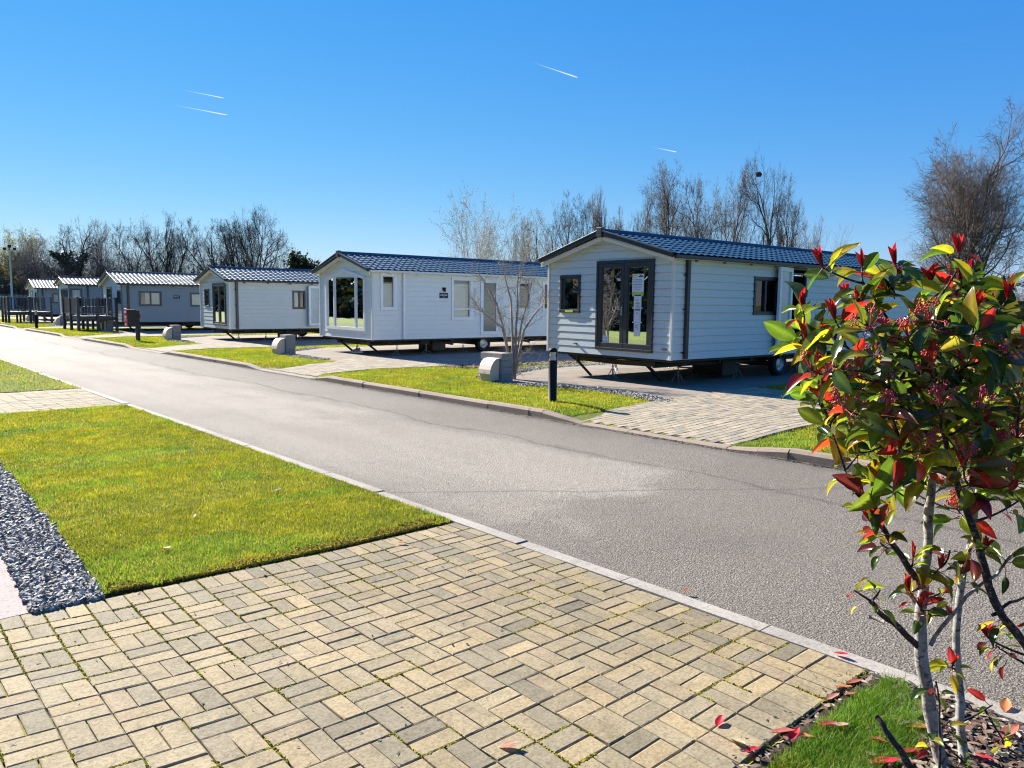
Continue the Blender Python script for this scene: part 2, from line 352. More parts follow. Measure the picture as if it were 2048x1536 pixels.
# ------------------------------------------------------------------ ground: setting
rng = np.random.default_rng(7)
def sheet(name, pts, z, mat, kind='structure', zf=None):
    me = bpy.data.meshes.new(name); me.from_pydata([(x, y, zf(x, y) if zf else z) for x, y in pts], [], [list(range(len(pts)))])
    me.materials.append(mat); me.update(); o = link(name, me); o['kind'] = kind; return o
sheet('ground', [(-1500, -1500), (2500, -1500), (2500, 2500), (-1500, 2500)], -.05, FIELD)
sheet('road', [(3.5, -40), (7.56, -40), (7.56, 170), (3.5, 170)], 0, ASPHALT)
PERIOD = 10.0
LOWS = [(4.75 + PERIOD * k, 7.0 + PERIOD * k) for k in range(-3, 15)]      # dropped kerbs at the drives
LOWS[4] = (14.75, 17.25); LOWS[5] = (24.2, 27.2); LOWS[6] = (33.6, 36.6)
def kerb_h(y):
    for a, b in LOWS:
        if a <= y <= b: return .022
        if a - .75 < y < a: return .022 + .083 * (a - y) / .75
        if b < y < b + .75: return .022 + .083 * (y - b) / .75
    return .105
def kerb_far():
    mb = MB(); y = -24.0
    cuts = sorted(set([round(v, 3) for a, b in LOWS for v in (a - .75, a, b, b + .75)] + list(np.arange(-24, 150, .915).round(3))))
    cuts = [c for c in cuts if -24 <= c <= 150]; cl = [cuts[0]]
    for c in cuts[1:]:
        if c - cl[-1] > .25: cl.append(c)
        elif any(abs(c - v) < 1e-3 for a, b in LOWS for v in (a - .75, a, b, b + .75)): cl[-1] = c
    r = random.Random(3)
    for a, b in zip(cl, cl[1:]):
        a2, b2 = a + .004, b - .004; ha, hb = kerb_h(a + 1e-4), kerb_h(b - 1e-4); j = r.uniform(-.006, .006); k = r.uniform(-.004, .004)
        ha += k; hb += k
        v = []
        for yy, h in ((a2, ha), (b2, hb)):
            v += [(7.545 + j, yy, -.04), (7.55 + j, yy, max(.005, h - .03)), (7.585 + j, yy, h), (7.685, yy, h), (7.685, yy, -.04)]
        f = [(i, i + 1, i + 6, i + 5) for i in range(4)] + [(0, 4, 3, 2, 1), (5, 6, 7, 8, 9)]
        mb.add(v, f, CONC_K)
    o = mb.build('kerb'); o['kind'] = 'structure'
kerb_far()
def kerb_near():
    mb = MB(); r = random.Random(5); y = -8.0
    while y < 150:
        n = y + .9; j = r.uniform(-.006, .006); z = r.uniform(.008, .02)
        a, b = y + .004, n - .004
        v = []
        for yy in (a, b): v += [(3.385 + j, yy, -.04), (3.39 + j, yy, z), (3.49 + j, yy, z), (3.502 + j, yy, z - .012), (3.502 + j, yy, -.04)]
        mb.add(v, [(i, i + 1, i + 6, i + 5) for i in range(4)] + [(0, 4, 3, 2, 1), (5, 6, 7, 8, 9)], CONC)
        y = n
    o = mb.build('kerb_edging'); o['kind'] = 'structure'
kerb_near()

BUFF = np.array([[.405, .312, .175], [.378, .298, .173], [.345, .28, .168], [.29, .243, .155], [.312, .256, .16], [.37, .296, .172], [.43, .325, .178], [.27, .226, .146], [.38, .292, .178]])
BW = np.array([.15, .16, .16, .12, .14, .13, .04, .05, .05])
def block_mesh(name, rects, z, bev=.0045, far_=False, pal=BUFF, pw=BW, tint=None):
    """rects: (x0,x1,y0,y1) list; one bevelled top per paving block, each with its own colour and tiny tilt"""
    R = np.array(rects); n = len(R)
    g = .0030
    x0, x1, y0, y1 = R[:, 0] + g, R[:, 1] - g, R[:, 2] + g, R[:, 3] - g
    zt = z + rng.normal(0, .0011, n); tx = rng.normal(0, .007, n); ty = rng.normal(0, .007, n)
    def ring(dx, dz, drop=None):
        vv = np.empty((n, 4, 3)); cx, cy = (x0 + x1) / 2, (y0 + y1) / 2
        for k, (xx, yy) in enumerate(((x0 + dx, y0 + dx), (x1 - dx, y0 + dx), (x1 - dx, y1 - dx), (x0 + dx, y1 - dx))):
            vv[:, k, 0] = xx + rng.normal(0, .0014, n); vv[:, k, 1] = yy + rng.normal(0, .0014, n); vv[:, k, 2] = zt + dz + tx * (xx - cx) + ty * (yy - cy)
        return vv
    A = ring(bev, 0); B = ring(0, -bev * .6); C = ring(0, -.03)
    V = np.concatenate([A, B, C], 1).reshape(-1, 3)
    base = np.arange(n)[:, None] * 12
    f = [[0, 1, 2, 3]] + [[4 + k, 4 + (k + 1) % 4, (k + 1) % 4, k] for k in range(4)] + [[8 + k, 8 + (k + 1) % 4, 4 + (k + 1) % 4, 4 + k] for k in range(4)]
    Fq = (base[:, None, :] + np.array(f)[None]).reshape(-1, 4)
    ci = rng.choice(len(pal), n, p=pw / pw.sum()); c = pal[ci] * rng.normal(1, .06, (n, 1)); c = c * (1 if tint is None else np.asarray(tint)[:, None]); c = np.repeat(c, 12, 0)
    o = np_mesh(name, V, Fq, [BLOCK], np.clip(c, .02, .8)); o['kind'] = 'structure'; return o
def basket(xa, xb, ya, yb, c=.206):
    out = []; nx = int((xb - xa) / c); ny = int((yb - ya) / c)
    for i in range(nx):
        for j in range(ny):
            x, y = xa + i * c, ya + j * c; h = c / 2
            if (i + j) % 2: out += [(x, x + c, y, y + h), (x, x + c, y + h, y + c)]
            else: out += [(x, x + h, y, y + c), (x + h, x + c, y, y + c)]
    return out
def pave_warp(V):
    """the laid courses run a few degrees off the road and wander a little"""
    x, y = V[:, 0].copy(), V[:, 1].copy()
    w = np.clip((y - 1.35) / 3.0, 0, 1)
    top = np.interp(x, [-.6, .6, 1.0, 1.9, 2.5, 3.4], [.24, .13, .07, .0, -.02, .02]); V[:, 1] = y + top * w - .035 * (x - 2.4) * (1 - np.abs(2 * w - 1)) * .9 + .012 * np.sin(x * 2.1 + y * .8)
    V[:, 0] = x + .008 * np.sin(y * 2.6 + x) + .012 * (y - 2.8) * (x < 3.3); V[:, 2] += .004 * np.sin(x * 1.9 + 1) * np.sin(y * 2.3)
rects = []
c_ = .188
rects += basket(3.38 - c_ * 34, 3.381, 1.355 + c_, 1.3551 + c_ * 15, c_)
x = 3.38 - c_ * 34
while x < 3.375:
    rects.append((x, x + c_ / 2, 1.355 + c_ * 15, 1.355 + c_ * 16)); rects.append((x, x + c_ / 2, 1.355, 1.355 + c_)); x += c_ / 2
R_ = np.array(rects); mx, my = R_[:, :2].mean(1), R_[:, 2:].mean(1)
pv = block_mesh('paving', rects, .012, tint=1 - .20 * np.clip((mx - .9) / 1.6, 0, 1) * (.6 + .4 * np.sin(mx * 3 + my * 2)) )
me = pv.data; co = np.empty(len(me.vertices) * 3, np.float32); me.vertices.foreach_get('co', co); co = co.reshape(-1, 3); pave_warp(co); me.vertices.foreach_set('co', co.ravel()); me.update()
xs_ = np.linspace(-3.1, 3.386, 60); ys_ = np.linspace(1.34, 4.37, 30); V = np.array([(x, y, .0005) for x in xs_ for y in ys_]); pave_warp(V)
Fq = [(i * 30 + j, (i + 1) * 30 + j, (i + 1) * 30 + j + 1, i * 30 + j + 1) for i in range(59) for j in range(29)]; V[:, 0] = np.minimum(V[:, 0], 3.386)
o = np_mesh('paving_joints', V, Fq, [JOINT]); o['kind'] = 'structure'
# the second paved path on this side of the road
rects = [(3.38 - c_ * 30 + i * c_, 3.38 - c_ * 30 + i * c_ + c_, 12.55 + j * .103, 12.65 + j * .103) for i in range(30) for j in range(27)]
block_mesh('paving_path', rects, .012)
sheet('path_joints', [(-3, 12.5), (3.386, 12.5), (3.386, 15.36), (-3, 15.36)], -.001, JOINT)

def turf_edge(name, pts, z):
    mb = MB(); mb.add([(x, y, z) for x, y in pts] + [(x, y, -.03) for x, y in pts], [(i, i + 1, len(pts) + i + 1, len(pts) + i) for i in range(len(pts) - 1)], SOIL); o = mb.build(name); o['kind'] = 'structure'
turf_edge('lawn_edge', [(1.25, 12.5), (1.22, 9), (1.15, 6.5), (1.05, 4.50), (1.9, 4.405), (2.5, 4.385), (3.386, 4.42), (3.386, 12.5)], .012)
sheet('lawn', [(1.05, 4.50), (1.9, 4.405), (2.5, 4.385), (3.386, 4.42), (3.386, 12.5), (1.25, 12.5), (1.22, 9), (1.15, 6.5)], .012, LAWN_BASE)
sheet('lawn_beyond_path', [(-3, 15.36), (3.386, 15.36), (3.386, 60), (-3, 60)], .018, LAWN_BASE)
sheet('gravel_bed', [(.72, 4.46), (1.05, 4.46), (1.15, 6.5), (1.22, 9), (1.25, 12.5), (.70, 12.5)], .0, GRAVEL_BASE)
sheet('concrete_slab', [(-3, 4.47), (.74, 4.47), (.76, 5.7), (.72, 8), (.70, 12.5), (-3, 12.5)], .012, SLAB)
sheet('planting_bed', [(-3, -6), (3.386, -6), (3.386, 1.345), (-3, 1.345)], -.004, SOIL)

# caravan side: verge lawn that slopes from the kerb top, drives and pads on it
def verge_z(x, y):
    k = kerb_h(y) - .012
    t = min(1, max(0, (x - 7.68) / 2.3)); t = t * t * (3 - 2 * t)
    return k * (1 - t) + .045 * t
def grid_sheet(name, xs, ys, zf, mat):
    V = [(x, y, zf(x, y)) for x in xs for y in ys]; ny = len(ys)
    Fq = [(i * ny + j, (i + 1) * ny + j, (i + 1) * ny + j + 1, i * ny + j + 1) for i in range(len(xs) - 1) for j in range(ny - 1)]
    o = np_mesh(name, V, Fq, [mat], smooth=True); o['kind'] = 'structure'; return o
grid_sheet('verge', [7.68, 7.9, 8.2, 8.6, 9.0, 9.5, 10.0, 12, 60], list(np.arange(-24, 130, .375)), verge_z, LAWN_BASE)
def driveways():
    drives, pads, gedges = [], [], []
    for k in range(0, 7):
        y0 = PERIOD * k; lo, hi = LOWS[3 + k]
        if k == 0: d = [(7.69, lo + .05), (8.6, 4.8), (10.4, 4.85), (13.2, 4.9), (13.2, 7.78), (11.7, 7.73), (9.85, 7.57), (8.43, 7.43), (7.69, hi + .35)]
        else: d = [(7.69, lo - .05), (8.17, lo + .42), (9.6, lo + .55), (11.6, lo + .25), (11.6, lo + 4.3), (10.9, lo + 4.1), (9.85, lo + 2.95), (8.0, lo + 2.2), (7.69, hi + .3)]
        p = [(10.15, y0 + 7.62), (11.9, y0 + 7.74), (24, y0 + 7.74), (24, y0 + 13.5), (12.8, y0 + 13.4), (10.35, y0 + 12.3), (9.95, y0 + 10.8), (10.45, y0 + 10.1), (10.5, y0 + 8.8)]
        if k >= 1: p = [(10.0, y0 + 7.0), (11.6, y0 + 4.6), (24, y0 + 4.6), (24, y0 + 13.4), (12.3, y0 + 13.4), (10.3, y0 + 12.0), (9.95, y0 + 10.4), (9.97, y0 + 8.8)]
        drives.append(d); pads.append(p)
    return drives, pads
DRIVES, PADS = driveways()
def in_poly(px, py, poly):
    inside = np.zeros(len(px), bool); n = len(poly)
    for i in range(n):
        (xa, ya), (xb, yb) = poly[i], poly[(i + 1) % n]
        cnd = ((ya > py) != (yb > py)) & (px < (xb - xa) * (py - ya) / (yb - ya + 1e-12) + xa)
        inside ^= cnd
    return inside
def drive_z(x, y): return max(verge_z(x, y), .012) + .016
def fine_sheet(name, poly, mat, z):
    return sheet(name, poly, z, mat)
for k, p in enumerate(PADS): sheet('concrete_pad' if k == 0 else 'concrete_pad.%03d' % k, p, .055, PAD)
PALE = np.array([[.43, .35, .235], [.40, .335, .23], [.36, .31, .225], [.31, .275, .205], [.45, .37, .26]]); PWT = np.array([.25, .25, .2, .15, .15])
for k, d in enumerate(DRIVES):
    xs = np.arange(7.7, 13.3, .206); ys = np.arange(min(q[1] for q in d), max(q[1] for q in d), .103)
    gx, gy = np.meshgrid(xs, ys, indexing='ij'); sh = ((np.arange(len(ys)) % 2) * .103)[None, :]; gx = gx + sh
    cx, cy = (gx + .103).ravel(), (gy + .05).ravel(); ok = in_poly(cx, cy, d)
    rc = np.stack([gx.ravel(), gx.ravel() + .206, gy.ravel(), gy.ravel() + .103], 1)[ok]
    o = block_mesh('driveway_paving', rc, .074, .005, pal=PALE, pw=PWT)
    # lay the blocks down to the dropped kerb
    me = o.data; co = np.empty(len(me.vertices) * 3, np.float32); me.vertices.foreach_get('co', co); co = co.reshape(-1, 3)
    t = np.clip((co[:, 0] - 7.7) / 1.6, 0, 1); t = t * t * (3 - 2 * t); co[:, 2] -= (1 - t) * .05
    me.vertices.foreach_set('co', co.ravel()); me.update()
    v = [(x, y, .064 - .05 * (1 - (lambda q: q * q * (3 - 2 * q))(min(1, max(0, (x - 7.7) / 1.6))))) for x, y in d]
    xs2 = [7.69, 7.9, 8.1, 8.35, 8.6, 8.9, 9.3, 13.2]
    me2 = bpy.data.meshes.new('driveway_joints'); bmv = []; bmf = []
    ylo, yhi = min(q[1] for q in d), max(q[1] for q in d)
    # joint bed as strips clipped to the drive outline
    def yr(x):
        ys_ = []
        n = len(d)
        for i in range(n):
            (xa, ya), (xb, yb) = d[i], d[(i + 1) % n]
            if (xa - x) * (xb - x) <= 0 and abs(xa - xb) > 1e-6: ys_.append(ya + (yb - ya) * (x - xa) / (xb - xa))
        return (min(ys_), max(ys_)) if ys_ else (ylo, yhi)
    for x in xs2:
        xx = min(x, max(q[0] for q in d) - 1e-3); xx = max(xx, 7.6905); a, b = yr(xx)
        t = min(1, max(0, (xx - 7.7) / 1.6)); t = t * t * (3 - 2 * t); z = .064 - .05 * (1 - t)
        bmv += [(xx, a, z), (xx, b, z)]
    for i in range(len(xs2) - 1): bmf.append((2 * i, 2 * i + 2, 2 * i + 3, 2 * i + 1))
    me2.from_pydata(bmv, [], bmf); me2.materials.append(JOINT); me2.update(); o2 = link('driveway_joints', me2); o2['kind'] = 'structure'

# ------------------------------------------------------------------ grass, gravel, litter (nobody could count these)
def vnoise(x, y, s, seed=0):
    r = np.random.default_rng(seed); g = r.random((64, 64)); u = x * s; v = y * s
    i = np.floor(u).astype(int); j = np.floor(v).astype(int); fu = u - i; fv = v - j; fu = fu * fu * (3 - 2 * fu); fv = fv * fv * (3 - 2 * fv)
    a = g[i % 64, j % 64]; b = g[(i + 1) % 64, j % 64]; c = g[i % 64, (j + 1) % 64]; d = g[(i + 1) % 64, (j + 1) % 64]
    return (a * (1 - fu) + b * fu) * (1 - fv) + (c * (1 - fu) + d * fu) * fv
def blades(name, X, Y, Zb, h, w, label=None, bend=.6, cdark=(.115, .17, .014), clight=(.36, .385, .035), dry=(.44, .37, .13), dryp=.12, seed=1):
    r = np.random.default_rng(seed); n = len(X)
    patch = .5 * vnoise(X, Y, 1.7, 3) + .3 * vnoise(X, Y, 5.1, 4) + .2 * vnoise(X, Y, 14, 5)
    hh = h * r.uniform(.55, 1.25, n) * (.7 + .6 * patch); az = r.uniform(0, 2 * math.pi, n); ww = w * r.uniform(.7, 1.3, n)
    dx, dy = np.cos(az), np.sin(az); lean = r.uniform(.1, bend, n) * hh; tw = r.uniform(0, 2 * math.pi, n)
    sx, sy = np.cos(tw), np.sin(tw)
    P = np.stack([X, Y, Zb], 1)
    V = np.empty((n, 5, 3))
    S = np.stack([sx, sy, np.zeros(n)], 1) * ww[:, None] / 2; D = np.stack([dx, dy, np.zeros(n)], 1)
    V[:, 0] = P - S; V[:, 1] = P + S
    mid = P + D * (lean * .35)[:, None]; mid[:, 2] += hh * .6
    V[:, 2] = mid + S * .8; V[:, 3] = mid - S * .8
    tip = P + D * lean[:, None]; tip[:, 2] += hh; V[:, 4] = tip
    b = np.arange(n)[:, None] * 5
    F3 = np.concatenate([b + np.array([[0, 1, 2]]), b + np.array([[0, 2, 3]]), b + np.array([[3, 2, 4]])], 0)
    f = np.clip(r.normal(-.05, .3, n) + patch * 1.15, 0, 1)[:, None]
    c = np.array(cdark) * (1 - f) + np.array(clight) * f
    bl = vnoise(X, Y, 2.6, 15); c = c * np.where((bl > .62)[:, None], np.array([[.72, .98, 1.3]]), 1.0)
    yl = vnoise(X, Y, 4.7, 16)[:, None]; c = c * (1 + np.clip(yl - .6, 0, 1) * np.array([[1.1, .55, .2]]))
    isd = r.random(n) < dryp * (.4 + 1.6 * vnoise(X, Y, 3.3, 9)); c[isd] = np.array(dry) * r.uniform(.7, 1.2, (isd.sum(), 1))
    c = np.repeat(c, 5, 0)
    o = np_mesh(name, V.reshape(-1, 3), F3, [GRASS], c); tag(o, label, 'grass', kind='stuff'); return o
def scatter(n, x0, x1, y0, y1, seed):
    r = np.random.default_rng(seed); return r.uniform(x0, x1, n), r.uniform(y0, y1, n)
def chips(name, X, Y, Z, size, pal, mat, seed, flat=.45, label=None, cat='gravel'):
    """tumbled low-poly stones: an 8-corner block with jittered corners"""
    r = np.random.default_rng(seed); n = len(X)
    base = np.array([[-1, -1, -1], [1, -1, -1], [1, 1, -1], [-1, 1, -1], [-.7, -.7, 1], [.7, -.7, 1], [.7, .7, 1], [-.7, .7, 1]]) * .5
    V = base[None] * (1 + r.uniform(-.35, .35, (n, 8, 3)))
    sz = size * r.uniform(.55, 1.35, (n, 1, 1)); V = V * np.stack([np.ones(n) * 1.25, np.ones(n) * .85, np.full(n, flat)], 1)[:, None, :] * sz
    a = r.uniform(0, 2 * math.pi, n); tl = r.normal(0, .35, (n, 2))
    x, y, z = V[..., 0].copy(), V[..., 1].copy(), V[..., 2].copy()
    z2 = z + x * tl[:, :1] + y * tl[:, 1:]
    ca, sa = np.cos(a)[:, None], np.sin(a)[:, None]
    V = np.stack([x * ca - y * sa + X[:, None], x * sa + y * ca + Y[:, None], z2 + Z[:, None]], 2)
    f = np.array([[0, 3, 2, 1], [4, 5, 6, 7], [0, 1, 5, 4], [1, 2, 6, 5], [2, 3, 7, 6], [3, 0, 4, 7]])
    Fq = (np.arange(n)[:, None, None] * 8 + f[None]).reshape(-1, 4)
    c = np.array(pal)[r.integers(0, len(pal), n)] * r.uniform(.7, 1.3, (n, 1)); c = np.repeat(c, 8, 0)
    o = np_mesh(name, V.reshape(-1, 3), Fq, [mat], c); tag(o, label, cat, kind='stuff'); return o
# near lawn, densest close to the camera
xs, ys = [], []
for a, b, dens in ((4.4, 6.0, 15000), (6.0, 8.0, 9500), (8.0, 10.5, 6500), (10.5, 12.55, 4500)):
    X, Y = scatter(int(dens * 2.5 * (b - a)), 1.0, 3.42, a, b, int(a * 10)); xs.append(X); ys.append(Y)
X = np.concatenate(xs); Y = np.concatenate(ys)
edge = np.interp(Y, [4.4, 4.46, 6.5, 9, 12.5], [1.04, 1.05, 1.15, 1.22, 1.25]) + .05 * (vnoise(X, Y, 6, 2) - .5)
ok = (X > edge) & (X < 3.395 + .03 * (vnoise(X, Y, 8, 8) - .5)) & (Y > np.interp(X, [1.05, 1.9, 2.5, 3.39], [4.50, 4.405, 4.385, 4.42]) + .10 * (vnoise(X, Y, 9, 12) * .6 + vnoise(X, Y, 23, 17) * .4 - .62)); X, Y = X[ok], Y[ok]
wd = np.interp(Y, [4.4, 6, 9, 12.5], [.0034, .0042, .006, .008])
blades('grass', X, Y, np.full(len(X), .008), .027, wd, 'mown yellow green lawn beside the near block paving and slate strip', seed=11)
X, Y = scatter(60000, -2.5, 3.41, 15.3, 34, 31); ok = (X > np.interp(Y, [15, 34], [-.5, 2.5])); X, Y = X[ok], Y[ok]
blades('grass', X, Y, np.full(len(X), .014), .034, np.interp(Y, [15, 34], [.010, .022]), 'mown lawn beyond the second paved path, left of the road', seed=12)
# verges on the caravan side
xs, ys = [], []
for a, b, dens, xm in ((2.5, 9, 4200, 17), (9, 16, 3000, 17), (16, 28, 1400, 18), (28, 48, 620, 18), (48, 75, 300, 18)):
    X, Y = scatter(int(dens * (xm - 7.6) * (b - a)), 7.66, xm, a, b, int(a * 7 + 3)); xs.append(X); ys.append(Y)
X = np.concatenate(xs); Y = np.concatenate(ys)
jx = .05 * (vnoise(X, Y, 6, 21) - .5); jy = .07 * (vnoise(X, Y, 5, 22) - .5)
ok = X > 7.69
for poly in DRIVES + PADS: ok &= ~in_poly(X + jx, Y + jy, poly)
X, Y = X[ok], Y[ok]
Zb = np.array([verge_z(a, b) for a, b in zip(X, Y)]) - .004
dist = np.hypot(X, Y)
blades('grass', X, Y, Zb, .036, .0008 * dist, 'mown bright green verges between the kerb and the caravan pads', cdark=(.14, .19, .015), clight=(.37, .40, .035), seed=13)
# grass tuft in the planting bed
X, Y = scatter(52000, 1.9, 3.36, .55, 1.34, 41)
m = vnoise(X, Y, 4.2, 33) * .5 + vnoise(X, Y, 11, 34) * .3
lim = 1.30 - np.abs(X - 2.95) * .06 + .04 * (vnoise(X, Y, 9, 35) - .5)
low = np.interp(X, [1.9, 2.3, 2.6, 2.9, 3.1, 3.4], [1.18, 1.10, .98, .94, 1.06, 1.2]) + .16 * (vnoise(X, Y, 6, 36) - .5)
ok = (Y < lim) & (Y > low) & (m > .18); X, Y = X[ok], Y[ok]
blades('grass', X, Y, np.full(len(X), -.005), .05, np.full(len(X), .0026), 'long bright grass tuft on the planting bed below the red shrub', bend=.9, cdark=(.08, .16, .01), clight=(.25, .34, .03), dryp=.05, seed=14)
MOSS = [(.30, .27, .02), (.36, .32, .03), (.22, .21, .02), (.26, .20, .02)]
R = np.random.default_rng(71); n = 42000; X = R.uniform(.2, 3.37, n); Y = R.uniform(1.36, 4.36, n); sn = R.random(n) < .5
gx = np.round((X - 3.38) / c_) * c_ + 3.38; gy = np.round((Y - 1.355) / c_) * c_ + 1.355
X = np.where(sn, gx + R.normal(0, .0028, n), X); Y = np.where(sn, Y, gy + R.normal(0, .0028, n))
Pm = np.stack([X, Y, np.full(n, .0075)], 1); pave_warp(Pm)
dens = vnoise(X, Y, 1.3, 72) * .7 + vnoise(X, Y, 6, 73) * .5 + .10 * np.clip((X - 1.2), 0, 1.2); ok = (dens > .68) & (X < 3.36); Pm = Pm[ok]
MOSSM = mat_col('moss', .95, .6, 200, .1, .3)
chips('moss', Pm[:, 0], Pm[:, 1], Pm[:, 2], .0085, MOSS, MOSSM, 74, .7, 'yellow green moss growing in the joints of the near block paving', 'moss')
R = np.random.default_rng(75); n = 5200; X = R.uniform(1.1, 3.38, n); Y = np.interp(X, [1.05, 1.9, 2.5, 3.39], [4.50, 4.405, 4.385, 4.42]) + np.abs(R.normal(0, .05, n)); ok = vnoise(X, Y, 3, 76) > .45; X, Y = X[ok], Y[ok]
chips('moss', X, Y, np.full(len(X), .022), .013, [(.40, .30, .03), (.34, .30, .03), (.30, .20, .03)], MOSSM, 77, .8, 'golden moss along the lawn edge above the near block paving', 'moss')
SLATE = [(.20, .19, .17), (.29, .275, .245), (.40, .375, .335), (.13, .125, .115), (.47, .44, .39), (.33, .305, .265)]
r = np.random.default_rng(51); n = 23000
Y = 4.44 + (r.random(n) ** 1.35) * 6; X = r.uniform(.66, 1.3, n)
hi = np.interp(Y, [4.4, 6.5, 9, 12.5], [1.06, 1.16, 1.23, 1.26]) + .04 * (vnoise(X, Y, 8, 3) - .5); lo = np.interp(Y, [4.4, 5.7, 8, 12], [.74, .765, .72, .70]) - .03 * (vnoise(X, Y, 8, 5))
ok = (X < hi) & (X > lo); X, Y = X[ok], Y[ok]
chips('gravel', X, Y, r.uniform(.004, .026, len(X)), .022, SLATE, CHIP, 52, .5, 'strip of blue grey slate chippings between the lawn and the pink slab')
r = np.random.default_rng(53); PX, PY = [], []
for k in range(5):
    y0 = PERIOD * k
    pl = [(10.1, 7.55), (10.48, 8.8), (10.45, 10.1), (9.93, 10.8), (10.3, 12.3), (12.8, 13.42), (17, 13.5)] if k == 0 else [(9.97, 8.6), (9.95, 10.4), (10.3, 12.0), (12.3, 13.4)]
    for (xa, ya), (xb, yb) in zip(pl, pl[1:]):
        m = int(520 * math.hypot(xb - xa, yb - ya) / (1 + k * .8)); t = r.random(m)
        PX.append(xa + (xb - xa) * t + r.normal(0, .09, m)); PY.append(y0 + ya + (yb - ya) * t + r.normal(0, .09, m))
X = np.concatenate(PX); Y = np.concatenate(PY)
chips('gravel', X, Y, np.full(len(X), .068), .034, SLATE + [(.30, .27, .22)], CHIP, 54, .6, 'thin line of grey chippings edging the caravan pads')
LIT = [(.30, .23, .16), (.16, .11, .075), (.40, .33, .25), (.09, .065, .05), (.24, .17, .12), (.45, .39, .31), (.13, .09, .07), (.20, .10, .07)]
def litter(name, X, Y, Z, size, seed, label, pal=LIT):
    r = np.random.default_rng(seed); n = len(X)
    ln = size * r.uniform(.4, 1.4, n); wd = ln * r.uniform(.16, .5, n); a = r.uniform(0, 2 * math.pi, n); cup = r.uniform(-.25, .5, n) * ln; tl = r.normal(0, .35, n)
    u = np.array([-.5, -.17, .17, .5]); prof = np.array([.35, 1, .9, .25])
    V = np.empty((n, 8, 3))
    for i in range(4):
        for s_, k in ((-1, 0), (1, 1)):
            lx = u[i] * ln; ly = s_ * .5 * prof[i] * wd; lz = cup * (u[i] ** 2) * 1.6 + lx * tl * .5 + np.abs(ly) * .4
            V[:, i * 2 + k, 0] = X + lx * np.cos(a) - ly * np.sin(a); V[:, i * 2 + k, 1] = Y + lx * np.sin(a) + ly * np.cos(a); V[:, i * 2 + k, 2] = Z + lz + .003
    f = np.array([[0, 1, 3, 2], [2, 3, 5, 4], [4, 5, 7, 6]])
    Fq = (np.arange(n)[:, None, None] * 8 + f[None]).reshape(-1, 4)
    c = np.array(pal)[r.integers(0, len(pal), n)] * r.uniform(.7, 1.3, (n, 1))
    o = np_mesh(name, V.reshape(-1, 3), Fq, [LITTER], np.repeat(c, 8, 0)); tag(o, label, 'leaf litter', kind='stuff'); return o
r = np.random.default_rng(61); n = 16000
X = r.uniform(1.2, 3.40, n); Y = r.uniform(-1.2, 1.33, n); low = np.interp(X, [1.2, 2.3, 2.6, 2.9, 3.1, 3.4], [1.2, 1.12, 1.03, 1.0, 1.12, 1.3])
ok = (Y < low + .05 * r.normal(size=n)) | (np.abs(Y - 1.335) < .028); X, Y = X[ok], Y[ok]
litter('leaf_litter', X, Y, r.uniform(0, .022, len(X)), .042, 62, 'brown bark and dead leaf mulch on the bed under the red shrub')
r = np.random.default_rng(63); n = 2400; X = r.uniform(11.2, 15.2, n); Y = 14.55 - (X - 12.2) * .18 + r.normal(0, .26, n)
litter('leaf_litter', X, Y, r.uniform(.05, .09, n), .09, 64, 'patch of brown leaf mulch on the grass behind the tree in the planter')
r = np.random.default_rng(67); n = 2600; Y = 2.2 + 16 * r.random(n) ** 1.4; X = 7.53 - np.abs(r.normal(0, .035, n)) - .06 * (vnoise(Y, Y * 0, 1.3, 4) > .6) * r.random(n)
litter('crumbs', X, Y, np.full(n, .004), .034, 68, 'dirt and leaf crumbs gathered along the foot of the far kerb', [(.08, .065, .05), (.14, .12, .09), (.22, .18, .13), (.05, .045, .04)])
r = np.random.default_rng(65); n = 420; X = r.uniform(-.5, 3.4, n); Y = r.uniform(1.3, 4.4, n); e = r.random(n) < .35; Y[e] = 1.345 + np.abs(r.normal(0, .05, e.sum()))
litter('crumbs', X, Y, np.full(n, .012), .018, 66, 'tiny dark crumbs of soil and leaf scattered over the paving', [(.04, .035, .03), (.10, .08, .06), (.20, .17, .13)])

